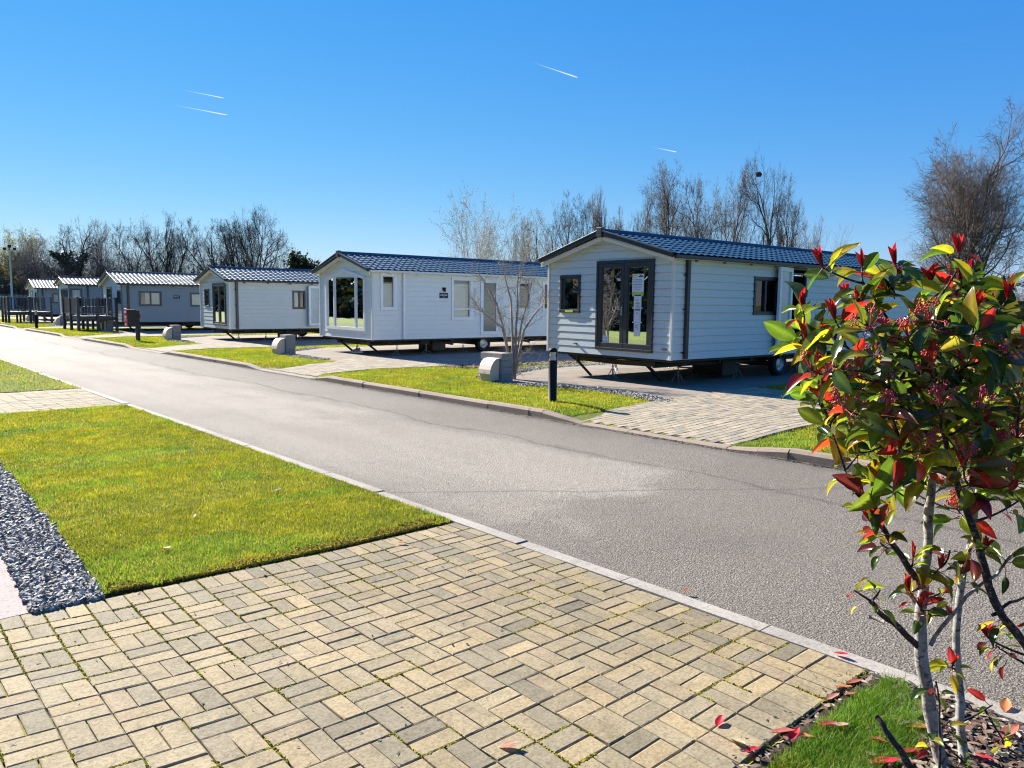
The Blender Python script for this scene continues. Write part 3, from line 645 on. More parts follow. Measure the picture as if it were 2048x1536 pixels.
# ------------------------------------------------------------------ static caravans
HROT = math.radians(2.5)
def m_front(w=0): return lambda s, d, z: (-d, s, z)
def m_right(): return lambda s, d, z: (s, -d, z)
def m_left(w): return lambda s, d, z: (s, w + d, z)
def m_back(Lh): return lambda s, d, z: (Lh + d, s, z)
def siding(mb, mp, lim, z0, z1, pitch, opens, mat, lip=.020, groove=.019):
    """weatherboards: tilted plank faces with an undercut lip and a recessed joint, cut around the openings"""
    z = z0
    while z < z1 - 1e-4:
        zt = min(z + pitch, z1); zg = max(z + .01, zt - groove)
        br = sorted({z, zg, zt} | {q for o in opens for q in (o[2], o[3]) if z < q < zt})
        for k, (a, b) in enumerate(zip(br, br[1:])):
            la, lb = lim(a), lim(b); mid = (a + b) / 2
            cuts = sorted([(o[0], o[1]) for o in opens if o[2] < mid < o[3]])
            s0, s1 = min(la[0], lb[0]), max(la[1], lb[1]); st = s0; iv = []
            for c0, c1 in cuts:
                if c0 > st: iv.append((st, c0))
                st = max(st, c1)
            if st < s1: iv.append((st, s1))
            gro = mid > zg
            fd = lambda q: 0.0 if gro else lip * (1 - .45 * (q - z) / (zg - z))
            da, db = fd(a), fd(b)
            for i0, i1 in iv:
                a0, a1 = max(i0, la[0]), min(i1, la[1]); b0, b1 = max(i0, lb[0]), min(i1, lb[1])
                if a1 <= a0 and b1 <= b0: continue
                b1 = max(b1, b0); a1 = max(a1, a0)
                mb.add([mp(a0, da, a), mp(a1, da, a), mp(b1, db, b), mp(b0, db, b)], [(0, 1, 2, 3)], mat)
                if k == 0: mb.add([mp(a0, da, a), mp(a1, da, a), mp(a1, 0, a), mp(a0, 0, a)], [(0, 1, 2, 3)], mat)
                if abs(a - zg) < 1e-6: mb.add([mp(a0, 0, a), mp(a1, 0, a), mp(a1, lip * .55, a), mp(a0, lip * .55, a)], [(0, 1, 2, 3)], mat)
        z = zt
def ring(mb, mp, s0, s1, z0, z1, fw, d0, d1, mat):
    fn = lambda s, d, z: mp(s, d, z)
    mb.box(s0, s1, d0, d1, z0, z0 + fw, mat, fn); mb.box(s0, s1, d0, d1, z1 - fw, z1, mat, fn)
    mb.box(s0, s0 + fw, d0, d1, z0 + fw, z1 - fw, mat, fn); mb.box(s1 - fw, s1, d0, d1, z0 + fw, z1 - fw, mat, fn)
def window(parent, mp, s0, s1, z0, z1, mat, fw=.055, proud=.035, mull=(), trans=(), glass=None, blind=None, name='window', curtain=None):
    mb = MB(); ring(mb, mp, s0, s1, z0, z1, fw, -.05, proud, mat)
    for m in mull: mb.box(m - .025, m + .025, -.05, proud - .006, z0 + fw, z1 - fw, mat, mp)
    for t in trans: mb.box(s0 + fw, s1 - fw, -.05, proud - .008, t - .025, t + .025, mat, mp)
    ring(mb, mp, s0 + fw, s1 - fw, z0 + fw, z1 - fw, .018, -.04, proud - .02, mat)
    w = mb.build(name, parent, .004)
    pb = MB(); pb.add([mp(s0 + fw, -.012, z0 + fw), mp(s1 - fw, -.012, z0 + fw), mp(s1 - fw, -.012, z1 - fw), mp(s0 + fw, -.012, z1 - fw)], [(0, 1, 2, 3)], glass or GLASS)
    pb.build('pane', w)
    if blind:
        bb = MB(); a, b, za, zb, mt = blind; n = max(4, int((b - a) / .07)); 
        for i in range(n):
            t0 = a + (b - a) * i / n; t1 = a + (b - a) * (i + .86) / n
            bb.add([mp(t0, -.10, za), mp(t1, -.075, za), mp(t1, -.075, zb), mp(t0, -.10, zb)], [(0, 1, 2, 3)], mt)
        bb.build('blind', w)
    if curtain:
        bb = MB(); a, b, za, zb, mt = curtain; n = 16
        vv = []
        for i in range(n + 1):
            t = a + (b - a) * i / n; d = -.09 + .018 * math.sin(i * 2.4)
            vv += [mp(t, d, za), mp(t, d, zb)]
        bb.add(vv, [(2 * i, 2 * i + 2, 2 * i + 3, 2 * i + 1) for i in range(n)], mt, True); bb.build('curtain', w)
    return w
def door_leaf(parent, mp, s0, s1, z0, z1, mat, fw=.1, d0=-.02, d1=.03, glass=None, name='door_leaf', hs=None):
    mb = MB(); ring(mb, mp, s0, s1, z0, z1, fw, d0, d1, mat)
    o = mb.build(name, parent, .005)
    pb = MB(); d = (d0 + d1) / 2
    pb.add([mp(s0 + fw, d, z0 + fw), mp(s1 - fw, d, z0 + fw), mp(s1 - fw, d, z1 - fw), mp(s0 + fw, d, z1 - fw)], [(0, 1, 2, 3)], glass or GLASS); pb.build('pane', o)
    if hs is not None:
        hb = MB(); zz = (z0 + z1) / 2 - .1
        hb.box(hs - .015, hs + .015, d1, d1 + .012, zz - .09, zz + .09, STEEL, mp); hb.box(hs - .012, hs + .11, d1 + .03, d1 + .045, zz + .02, zz + .04, STEEL, mp); hb.box(hs - .01, hs + .01, d1 + .012, d1 + .045, zz + .021, zz + .039, STEEL, mp)
        hb.build('handle', o)
    return o
def roof_tiles(parent, w, Lh, ze, zr, ov, front, back, mat):
    """pressed-tile roof: pantile waves along the eave direction and a step at each course"""
    V, Fq, off = [], [], 0
    for side in (0, 1):
        y_e = -ov if side == 0 else w + ov; y_r = w / 2
        slope = math.hypot(y_r - y_e, zr - ze); nrow = max(5, round(slope / .27))
        rows = []
        for i in range(nrow):
            rows += [(i / nrow + 1e-4, .022), ((i + .5) / nrow, .012), ((i + .995) / nrow, 0.002)]
        rows = np.array(rows); per = .20; nx = int((Lh + front + back) / per * 6)
        xs_ = np.linspace(-front, Lh + back, nx + 1); ph = 2 * math.pi * xs_ / per
        wave = .010 * (np.sin(ph) + .35 * np.sin(2 * ph + .6))
        ny_, nz_ = -(zr - ze) / slope * (1 if side == 0 else -1), abs(y_r - y_e) / slope
        t = rows[:, 0][None, :]; hgt = rows[:, 1][None, :] + wave[:, None] * np.ones_like(t) + .012
        yy = y_e + (y_r - y_e) * t + ny_ * hgt; zz = ze + (zr - ze) * t + nz_ * hgt; xx = xs_[:, None] * np.ones_like(t)
        P = np.stack([xx, yy, zz], 2).reshape(-1, 3); m = rows.shape[0]
        i, j = np.meshgrid(np.arange(nx), np.arange(m - 1), indexing='ij'); a = (i * m + j).ravel() + off
        Fq.append(np.stack([a, a + m, a + m + 1, a + 1], 1)); V.append(P); off += len(P)
    return np_mesh('roof', np.concatenate(V), np.concatenate(Fq), [mat], parent=parent, smooth=False)
def wheel(parent, x, y, r=.27, w=.17):
    o = MB(); n = 24
    prof = [(r * .62, -w / 2), (r * .93, -w / 2), (r, -w / 2 + .03), (r, w / 2 - .03), (r * .93, w / 2), (r * .62, w / 2), (r * .62, -w / 2)]
    vv = [(x + q * math.cos(2 * math.pi * k / n), y + d, r + .06 + q * math.sin(2 * math.pi * k / n)) for q, d in prof for k in range(n)]
    o.add(vv, [(i * n + k, i * n + (k + 1) % n, (i + 1) * n + (k + 1) % n, (i + 1) * n + k) for i in range(len(prof) - 1) for k in range(n)], RUBBER, True)
    t = o.build('wheel', parent)
    h = MB(); pr = [(.0, -w / 2 + .05), (r * .2, -w / 2 + .03), (r * .3, -w / 2 + .05), (r * .55, -w / 2 + .045), (r * .62, -w / 2 + .01)]
    vv = [(x + q * math.cos(2 * math.pi * k / n), y + d, r + .06 + q * math.sin(2 * math.pi * k / n)) for q, d in pr for k in range(n)]
    h.add(vv, [(i * n + k, i * n + (k + 1) % n, (i + 1) * n + (k + 1) % n, (i + 1) * n + k) for i in range(len(pr) - 1) for k in range(n)], STEEL, True)
    h.build('rim', t)
def caravan(loc, label, w, Lh, zb, zt, zr, sid_f, sid_s, trim, roof_m, pipe_x, pipe_m, opens_f, opens_s, pitch_f=.15, pitch_s=.15, ze=None, barge=DARK, gutter=DARK, pipe_w=.09, rot=HROT, front_ov=.2):
    root = empty('static_caravan', loc, -rot); tag(root, label, 'static caravan', 'static caravans along the road')
    ze = ze or zt + .05; ov = .13; za = zr - .066; zg_ = ze - .06 + (zr - .015 - ze) * ov / (w / 2 + ov) + .008
    # walls with real openings
    mb = MB(); gl = lambda z: (.0, w) if z <= zg_ else ((z - zg_) / (za - zg_) * w / 2, w - (z - zg_) / (za - zg_) * w / 2)
    siding(mb, m_front(), gl, zb, za, pitch_f, opens_f, sid_f); mb.build('front_wall', root)
    mb = MB(); siding(mb, m_right(), lambda z: (0, Lh), zb, zt, pitch_s, opens_s, sid_s); mb.build('side_wall', root)
    mb = MB(); siding(mb, m_left(w), lambda z: (0, Lh), zb, zt, pitch_s, [], sid_s); mb.build('side_wall', root)
    mb = MB(); siding(mb, m_back(Lh), gl, zb, za, pitch_s, [], sid_s); mb.build('back_wall', root)
    for (x, y) in ((0, 0), (0, w), (Lh, 0), (Lh, w)):
        mb = MB(); sx = -1 if x == 0 else 1; sy = -1 if y == 0 else 1
        mb.box(x + sx * .016 - .028, x + sx * .016 + .028, y + sy * .016 - .028, y + sy * .016 + .028, zb - .005, zt, trim); mb.build('corner_trim', root, .006)
    # floor, inner lining
    mb = MB(); mb.box(.03, Lh - .03, .03, w - .03, zb - .05, zb - .004, BLACK); mb.box(.05, Lh - .05, .05, w - .05, zb + .0, zb + .03, LINER_FLOOR); mb.build('floor_frame', root)
    mb = MB(); mb.box(.05, Lh - .05, w / 2 + .5, w / 2 + .54, zb + .03, zt - .1, LINER); mb.box(3.2, 3.24, .1, w / 2 + .49, zb + .03, zt - .1, LINER); mb.build('inner_partition', root)
    # roof: tiles, ridge cap, bargeboards, soffit, gutters
    rf = roof_tiles(root, w, Lh, ze, zr, ov, front_ov, .12, roof_m)
    mb = MB(); mb.tube([(-front_ov - .02, w / 2, zr + .035), (Lh + .13, w / 2, zr + .035)], .052, roof_m, 10); mb.box(-front_ov - .06, -front_ov + .04, w / 2 - .07, w / 2 + .07, zr - .09, zr + .10, barge); mb.build('ridge_cap', rf, .008)
    for sd in (0, 1):
        ya = -ov - .02 if sd == 0 else w + ov + .02
        for xx in (-front_ov, Lh + .12):
            mb = MB(); a = Vector((xx - .012, ya, ze - .02)); b = Vector((xx - .012, w / 2, zr - .0))
            mb.bar(a + Vector((0, 0, .012)), b + Vector((0, 0, .012)), .045, .095, barge)
            mb.bar(a + Vector((-.02, 0, .05)), b + Vector((-.02, 0, .05)), .05, .03, barge); mb.build('bargeboard', root, .006)
    mb = MB()
    for sd in (0, 1):
        ya = -ov if sd == 0 else w + ov; yi = -.0 if sd == 0 else w
        s_ = -1 if sd == 0 else 1
        A = [(-front_ov + .02, ya, ze - .06), (-front_ov + .02, w / 2, zr - .075), (.0, w / 2, zr - .075), (.0, ya, ze - .06)]
        mb.add(A, [(0, 1, 2, 3)], SOFFIT)
        mb.bar((-front_ov + .045, ya, ze - .085), (-front_ov + .045, w / 2, zr - .10), .03, .085, SOFFIT)
        mb.box(0, Lh, min(ya, yi), max(ya, yi), zt - .004, zt + .012, SOFFIT)
        mb.box(.002, Lh, *(sorted((yi + s_ * .004, yi - s_ * .04))), zt - .0, ze - .02, SOFFIT)
    mb.build('soffit', root)
    for sd in (0, 1):
        mb = MB(); ya = -ov - .035 if sd == 0 else w + ov + .035
        mb.bar((-front_ov + .03, ya, ze - .035), (Lh + .1, ya, ze - .035), .07, .065, gutter)
        yb = ya + .05 if sd == 0 else ya - .05
        for q in range(int(Lh / .9)): mb.box(.5 + q * .9, .58 + q * .9, min(yb, yb + .03), max(yb, yb + .03), ze - .105, ze - .06, gutter)
        mb.build('gutter', root, .01)
    mb = MB(); mb.box(pipe_x - pipe_w / 2, pipe_x + pipe_w / 2, -.085, -.022, zb + .015, ze - .065, pipe_m)
    for z in (zb + .12, (zb + zt) / 2, zt - .3): mb.box(pipe_x - pipe_w / 2 - .05, pipe_x + pipe_w / 2 + .012, -.05, -.014, z, z + .022, pipe_m)
    mb.build('downpipe', root, .008)
    # chassis
    mb = MB()
    for y in (.62, w - .62): mb.box(.25, Lh - .2, y - .03, y + .03, zb - .2, zb - .05, BLACK)
    for x in np.arange(.6, Lh, 1.1): mb.box(x - .025, x + .025, .1, w - .1, zb - .12, zb - .052, BLACK)
    mb.bar((.3, .62, zb - .13), (-.0 + .5, w / 2, zb - .17), .06, .1, BLACK); mb.bar((.3, w - .62, zb - .13), (.5, w / 2, zb - .17), .06, .1, BLACK)
    mb.box(3.9, 4.4, .35, w - .35, .28, .36, BLACK)
    for x in (2.4, 5.6): mb.bar((x, .62, zb - .1), (x + .8, .62, .3), .05, .05, BLACK); mb.bar((x, w - .62, zb - .1), (x + .8, w - .62, .3), .05, .05, BLACK)
    mb.build('chassis', root)
    for y in (.32, w - .32): wheel(root, 4.15, y)
    mb = MB(); mb.box(2.35, 2.85, .5, 1.3, .12, zb - .06, BLACK); mb.build('underfloor_box', root, .02)
    return root
LINER = mat_plain('interior_board', (.16, .13, .10), .7, .15)
LINER_FLOOR = mat_plain('interior_carpet', (.13, .115, .10), .9, .15)
def steady(root, top, foot):
    mb = MB(); a, b = Vector(top), Vector(foot); d = (b - a)
    mb.bar(a, b, .075, .05, BLACK); mb.bar(a + Vector((.0, .12, .0)), a + d * .45, .03, .03, BLACK); mb.bar(a + Vector((0, -.12, 0)), a + d * .45, .03, .03, BLACK)
    mb.bar(b - Vector((0, 0, .0)) - d * .12, b, .085, .03, BLACK)
    return mb.build('stabiliser_leg', root)
JACK = MB()
for k in range(3):
    t = 2 * math.pi * k / 3 + .5; c, s = math.cos(t), math.sin(t)
    JACK.tube([(c * .13, s * .13, .0), (c * .02, s * .02, .27)], .008, STEEL, 6)
    JACK.box(c * .13 - .025, c * .13 + .025, s * .13 - .025, s * .13 + .025, 0, .006, STEEL)
JACK.tube([(0, 0, .05), (0, 0, .44)], .013, STEEL, 8); JACK.tube([(-.06, 0, .34), (.06, 0, .34)], .007, STEEL, 6); JACK.box(-.04, .04, -.03, .03, .44, .452, STEEL)
JACK_O = JACK.build('axle_stand'); JACK_ME = JACK_O.data; bpy.data.objects.remove(JACK_O)
def jacks(root, zb, spots, who):
    for k, (x, y, desc) in enumerate(spots):
        o = bpy.data.objects.new('axle_stand', JACK_ME); col.objects.link(o)
        v = root.location + Matrix.Rotation(-HROT, 3, 'Z') @ Vector((x, y, 0)); o.location = (v.x, v.y, .056); o.scale = (1, 1, (zb - .2 - .056 + .0) / .452 if zb - .2 > .3 else .7)
        o.rotation_euler = (0, 0, 1.3 * k); tag(o, 'steel tripod axle stand under the %s, %s' % (who, desc), 'axle stand', 'axle stands under the caravans')

# nearest caravan: pale planks, dark French doors
zb = .58
A_f_open = [(2.45, 3.03, 1.45, 2.20), (.46, 1.92, .71, 2.47)]
A_s_open = [(2.62, 3.5, 1.45, 2.20), (3.98, 4.62, .72, 2.44)]
A = caravan((11.87, 8.73, 0), 'nearest caravan, pale blue grey planks with notices taped to its dark French doors', 3.4, 11.0, zb, 2.47, 3.04, SIDING_A, SIDING_A, CREAM, ROOF, .37, DARK, A_f_open, A_s_open, ze=2.54)
mf, mr = m_front(), m_right()
w = window(A, mf, 2.43, 3.05, 1.43, 2.22, DARK, .06, .045, glass=GLASS, curtain=(2.47, 2.56, 1.5, 2.18, CURT))
mb = MB(); mb.box(2.62, 2.86, .047, .051, 1.44, 1.485, LIME, mf); mb.build('sticker', w)
mb = MB(); mb.box(2.66, 2.80, -.016, -.013, 1.56, 1.80, PAPER, mf); mb.build('notice', w)
mb = MB(); ring(mb, mf, .43, 1.95, .69, 2.49, .055, -.05, .05, DARK); mb.build('door_frame', A, .005)
dl = door_leaf(A, mf, 1.19, 1.893, .748, 2.433, DARK, .095, -.02, .04, glass=GLASS, hs=1.235)
dr = door_leaf(A, mf, .487, 1.184, .748, 2.433, DARK, .095, -.02, .04, glass=GLASS)
def plane_set(parent, name, mp, items, d):
    mb = MB()
    for i, (s0, s1, z0, z1, mt) in enumerate(items):
        dd = d + .0006 * i if i == 0 else d + .0012
        mb.box(s0, s1, dd, dd + .0006, z0, z1, mt, mp)
    return mb.build(name, parent)
rr = random.Random(4)
# the notices on the right-hand leaf (seen through the glass just outside its face)
P1 = [(.70, .995, 1.81, 2.21, PAPER), (.705, .99, 1.815, 1.862, LIME), (.855, .988, 2.165, 2.195, LIME), (.86, .985, 2.138, 2.150, LIME)]
for k in range(7):
    z = 2.10 - k * .033; P1.append((.74 + rr.uniform(0, .05), .965, z, z + (.009 if k % 2 else .006), INK))
po = plane_set(dr, 'price_notice', mf, P1, .014)
mb = MB(); mb.add([mf(.85, .0165, 2.150), mf(.72, .0165, 2.150), mf(.785, .0165, 2.198)], [(0, 1, 2)], INK); mb.add([mf(.80, .0166, 2.150), mf(.708, .0166, 2.150), mf(.752, .0166, 2.183)], [(0, 1, 2)], INK); mb.build('hill_logo', dr)
for (s0, s1, z0, z1, nm) in ((.752, .94, 1.55, 1.785, 'a'), (.757, .935, 1.27, 1.545, 'b'), (.765, .925, 1.00, 1.265, 'c')):
    it = [(s0, s1, z0, z1, PAPER)]
    if nm == 'b':
        it += [(.78, .915, 1.50, 1.527, INK), (.78, .783, 1.33, 1.50, INK), (.912, .915, 1.33, 1.50, INK), (.783, .912, 1.33, 1.333, INK), (.835, .842, 1.43, 1.47, INK), (.86, .867, 1.43, 1.47, INK), (.842, .86, 1.428, 1.435, INK)]
    else:
        for k in range(7 if nm == 'a' else 4):
            z = z1 - .04 - k * .030; a = s0 + .02 + rr.uniform(0, .05); it.append((a, s1 - .025 - rr.uniform(0, .04), z, z + rr.choice((.005, .007, .012)), INK))
    plane_set(dr, 'notice', mf, it, .014)
for s, z in ((.955, 1.55), (.742, 1.55), (.945, 1.27), (.748, 1.27), (.96, 1.79), (.735, 1.79)): mb = MB(); mb.box(s - .02, s + .02, .0165, .0172, z - .012, z + .012, PAPER, mf); mb.build('tape', dr)
plane_set(dl, 'notice', mf, [(1.60, 1.76, .85, .98, PAPER), (1.65, 1.70, .88, .90, LIME), (1.63, 1.74, .945, .950, INK), (1.63, 1.74, .925, .929, INK)], .014)
mb = MB(); vv = []
for i in range(11): d = -.30 + .02 * math.sin(i * 2.1); t = i / 10; vv += [mf(1.60 + .16 * t, d, 1.55), mf(1.655 + .05 * t, d, 2.15)]
mb.add(vv, [(2 * i, 2 * i + 2, 2 * i + 3, 2 * i + 1) for i in range(10)], CURT, True); mb.build('curtain', dl)
window(A, mr, 2.60, 3.52, 1.43, 2.22, DARK, .06, .04, mull=(3.02,), glass=GLASS)
mb = MB(); ring(mb, mr, 3.96, 4.64, .70, 2.46, .05, -.05, .03, DARK); mb.build('door_frame', A, .005)
# the side door, swung wide open against the wall
hx, ang = 3.99, math.radians(172)
def m_open(s, d, z):
    q = s * math.cos(ang), s * math.sin(ang)
    return (hx + q[0] + d * math.sin(ang), -.05 - q[1] + d * math.cos(ang), z)
door_leaf(A, m_open, .0, .66, .735, 2.45, WHITE, .095, -.03, .03, glass=FROST, name='door')
mb = MB(); mb.box(.08, .19, .012, .06, .775, .79, BLACK, mf); mb.build('hook', A); mb = MB(); mb.box(2.50, 2.58, .012, .07, .775, .79, BLACK, mf); mb.build('hook', A)
steady(A, (.25, 2.95, zb - .05), (.55, 2.62, .056)); steady(A, (.45, 1.15, zb - .05), (.95, .95, .056))
jacks(A, zb, [(.62, 2.05, 'in the middle of its front'), (1.12, .70, 'at its front right corner'), (3.05, .62, 'beside the black underfloor box'), (1.5, 2.78, 'on its far side'), (5.5, .62, 'behind the wheel'), (3.4, 2.78, 'on its far side near the axle')], 'nearest caravan')

# second caravan: big gabled bay window
zb = .53
B_f = [(.43, 2.83, .80, 2.30)]
B_s = [(.27, .74, 1.40, 2.40), (2.72, 3.45, 1.11, 2.36), (3.83, 4.48, .64, 2.32), (5.32, 5.86, 1.38, 2.32), (6.42, 7.0, 1.38, 2.32)]
B = caravan((11.64, 18.85, 0), 'second caravan, cream white with a tall gabled picture window and a black name plaque', 3.27, 10.8, zb, 2.47, 3.0, SIDING_B, SIDING_B, CREAM, ROOF, 1.01, WHITE, B_f, B_s, ze=2.50, gutter=CREAM, pitch_s=.14)
mb = MB(); fw = .085
pts_o = [(.38, .77), (2.88, .77), (2.88, 2.32), (1.63, 2.57), (.38, 2.32)]; pts_i = [(.46, .86), (2.80, .86), (2.80, 2.255), (1.63, 2.485), (.46, 2.255)]
for k in range(5):
    a, b = pts_o[k], pts_o[(k + 1) % 5]; c, d = pts_i[(k + 1) % 5], pts_i[k]
    for dd in (.05,): mb.add([mf(*((q[0], dd, q[1]))) for q in (a, b, c, d)], [(0, 1, 2, 3)], WHITE)
    mb.add([mf(a[0], .05, a[1]), mf(b[0], .05, b[1]), mf(b[0], -.02, b[1]), mf(a[0], -.02, a[1])], [(0, 1, 2, 3)], WHITE)
    mb.add([mf(d[0], .05, d[1]), mf(c[0], .05, c[1]), mf(c[0], -.05, c[1]), mf(d[0], -.05, d[1])], [(0, 1, 2, 3)], WHITE)
for s in (.96, 2.31): mb.box(s - .03, s + .03, -.04, .04, .86, 2.255 + (min(s, 3.26 - s) - .46) / 1.17 * .23, WHITE, mf)
bw = mb.build('picture_window', B)
mb = MB(); mb.add([mf(q[0], .005, q[1]) for q in pts_i], [(0, 1, 2, 3, 4)], GLASS); mb.build('pane', bw)
mb = MB(); mb.box(.52, .60, -.02, -.015, 1.02, 1.75, PAPER, mf); mb.box(.66, .74, -.02, -.015, .95, 1.55, PAPER, mf); mb.build('notice', bw)
mb = MB(); mb.box(2.42, 2.58, -.02, -.015, 1.30, 1.36, LIME, mf); mb.build('sticker', bw); mb = MB(); mb.box(2.40, 2.52, -.02, -.015, .90, 1.03, PAPER, mf); mb.build('sticker', bw)
mb = MB(); vv = []
for i in range(25): t = i / 24; vv += [mf(2.30 + .45 * t, -.18 + .025 * math.sin(i * 1.9), .86), mf(2.30 + .45 * t, -.18 + .025 * math.sin(i * 1.9), 2.2)]
mb.add(vv, [(2 * i, 2 * i + 2, 2 * i + 3, 2 * i + 1) for i in range(24)], mat_plain('curtain_grey', (.20, .23, .24), .9, .1), True); mb.build('curtain', bw)
window(B, mr, .24, .77, 1.37, 2.43, WHITE, .085, .04, glass=GLASS, blind=(.33, .68, 1.45, 2.12, CURT))
wi = window(B, mr, 2.69, 3.48, 1.08, 2.39, WHITE, .085, .04, trans=(1.42,), glass=GLASS, blind=(2.78, 3.4, 1.17, 2.3, CURT))
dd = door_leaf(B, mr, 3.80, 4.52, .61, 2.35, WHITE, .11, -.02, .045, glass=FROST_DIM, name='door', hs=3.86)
window(B, mr, 5.29, 5.90, 1.35, 2.35, WHITE, .085, .04, glass=GLASS, blind=(5.4, 5.8, 1.4, 2.28, LINER)); window(B, mr, 6.40, 7.03, 1.35, 2.35, WHITE, .085, .04, glass=GLASS, blind=(6.5, 6.95, 1.4, 2.28, LINER))
mb = MB(); mb.box(2.37, 2.46, .012, .05, 1.97, 2.06, BLACK, mr); mb.tube([mr(2.415, .075, 1.93), mr(2.415, .075, 2.05)], .035, BLACK, 10); mb.build('wall_lamp', B)
mb = MB(); mb.box(2.26, 2.57, .013, .022, 1.74, 1.90, BLACK, mr); sg = mb.build('name_plaque', B)
def text(parent, s, size, mat, mp_loc, rot):
    cu = bpy.data.curves.new('lettering', 'FONT'); cu.body = s; cu.size = size; cu.align_x = 'CENTER'; cu.align_y = 'CENTER'; cu.extrude = .0008; cu.offset = .0012
    cu.materials.append(mat); t_ = bpy.data.objects.new('lettering', cu); col.objects.link(t_); bpy.context.view_layer.update(); me = bpy.data.meshes.new_from_object(t_.evaluated_get(bpy.context.evaluated_depsgraph_get())); bpy.data.objects.remove(t_); o = link('lettering', me, parent); o.location = mp_loc; o.rotation_euler = rot; return o
text(sg, 'Asmara', .082, PAPER, (2.415, -.0235, 1.838), (math.pi / 2, 0, 0))
mb = MB(); mb.tube([mr(2.415, .0222, 1.772), mr(2.415, .0236, 1.772)], .014, PAPER, 10, False); mb.build('emblem', sg)
steady(B, (.2, 2.6, zb - .05), (.6, 2.28, .056)); steady(B, (.3, 1.15, zb - .05), (.72, .82, .056))
jacks(B, zb, [(1.0, .35, 'below its white downpipe'), (2.2, .62, 'below its name plaque'), (3.6, .62, 'in front of its wheel'), (5.9, .62, 'seen behind the tree in the planter'), (.9, 2.6, 'on its far side by the front')], 'second caravan')
mb = MB(); mb.tube([(0, 0, .05), (.22, 0, .10)], .05, STEEL, 8); mb.box(-.05, .3, -.06, .06, 0, .05, STEEL); mb.tube([(.1, -.06, .08), (.12, -.02, .2)], .018, STEEL, 6)
o = mb.build('hitch_jack'); v = B.location + Matrix.Rotation(-HROT, 3, 'Z') @ Vector((.3, 1.75, 0)); o.location = (v.x, v.y, .056); tag(o, 'small silver towing hitch lying on the concrete under the second caravan', 'hitch')

# third caravan: pale grey, white door open
zb = .52
C_f = [(2.26, 2.77, 1.37, 2.02), (.40, 1.76, .67, 2.23)]; C_s = [(2.48, 2.96, 1.30, 1.99), (3.63, 4.2, .63, 2.2)]
C = caravan((11.46, 28.54, 0), 'third caravan, plain pale grey with a white side door standing open', 3.28, 10.5, zb, 2.31, 2.84, SIDING_C, SIDING_C, CREAM, ROOF, .25, DARK, C_f, C_s, ze=2.35)
window(C, mf, 2.24, 2.79, 1.34, 2.04, DARK, .05, .04)
mb = MB(); ring(mb, mf, .37, 1.79, .64, 2.26, .05, -.05, .05, DARK); mb.build('door_frame', C, .005)
door_leaf(C, mf, 1.085, 1.738, .692, 2.208, DARK, .08, -.02, .04, hs=1.12); door_leaf(C, mf, .422, 1.078, .692, 2.208, DARK, .08, -.02, .04)
window(C, mr, 2.45, 2.99, 1.28, 2.01, DARK, .06, .04, mull=(2.75,), blind=(2.51, 2.73, 1.33, 1.95, CURT))
hx2 = 3.63
def m_open2(s, d, z): return (hx2 - s * .97 + d * .24, -.05 - s * .24 - d * .97, z)
door_leaf(C, m_open2, 0, .6, .63, 2.2, WHITE, .09, -.03, .03, glass=FROST, name='door')
mb = MB(); ring(mb, mr, 3.6, 4.23, .61, 2.22, .04, -.05, .03, DARK); mb.build('door_frame', C, .005)
steady(C, (.2, 1.5, zb - .05), (.6, 1.15, .056)); 
jacks(C, zb, [(.55, .7, 'near its front right corner'), (1.6, .62, 'a pace behind the dark downpipe'), (3.0, .62, 'below its side window')], 'third caravan')

# fourth caravan: mid grey with pale boarded front
zb = .5
D = caravan((10.83, 39.95, 0), 'fourth caravan, mid grey sides with a pale boarded front behind the slatted deck', 4.0, 10.8, zb, 2.29, 2.90, SIDING_DF, SIDING_D, GREYF, ROOF2, .27, DARK,
            [(.22, .80, 1.40, 2.0), (2.0, 3.0, .62, 2.2)], [(.78, 1.75, 1.3, 1.97), (3.16, 3.9, 1.29, 1.93)], ze=2.33)
window(D, mf, .2, .83, 1.37, 2.02, DARK, .05, .04); door_leaf(D, mf, 2.0, 3.0, .62, 2.2, DARK, .09, -.02, .04, name='door')
window(D, mr, .74, 1.79, 1.27, 2.0, GREYF, .07, .045, mull=(1.28,), blind=(1.05, 1.72, 1.34, 1.94, CURT)); window(D, mr, 3.13, 3.95, 1.26, 1.96, GREYF, .07, .045, blind=(3.2, 3.9, 1.32, 1.9, CURT))
mb = MB(); mb.box(2.34, 2.64, .013, .022, 1.65, 1.80, BLACK, mr); sg = mb.build('name_plaque', D)
mb = MB()
for s, wd, hh in ((2.375, .016, .05), (2.405, .02, .034), (2.435, .02, .034), (2.465, .012, .05), (2.492, .02, .034), (2.522, .02, .034), (2.552, .012, .034), (2.58, .02, .034)): mb.box(s, s + wd, .0225, .0232, 1.715, 1.715 + hh, PAPER, mr)
mb.box(2.545, 2.60, .0225, .0232, 1.675, 1.69, PAPER, mr); mb.build('lettering', sg)
steady(D, (.2, .5, zb - .05), (.55, .25, .056)); jacks(D, zb, [(.9, .6, 'behind the red post box'), (2.6, .6, 'below its black plaque')], 'fourth caravan')
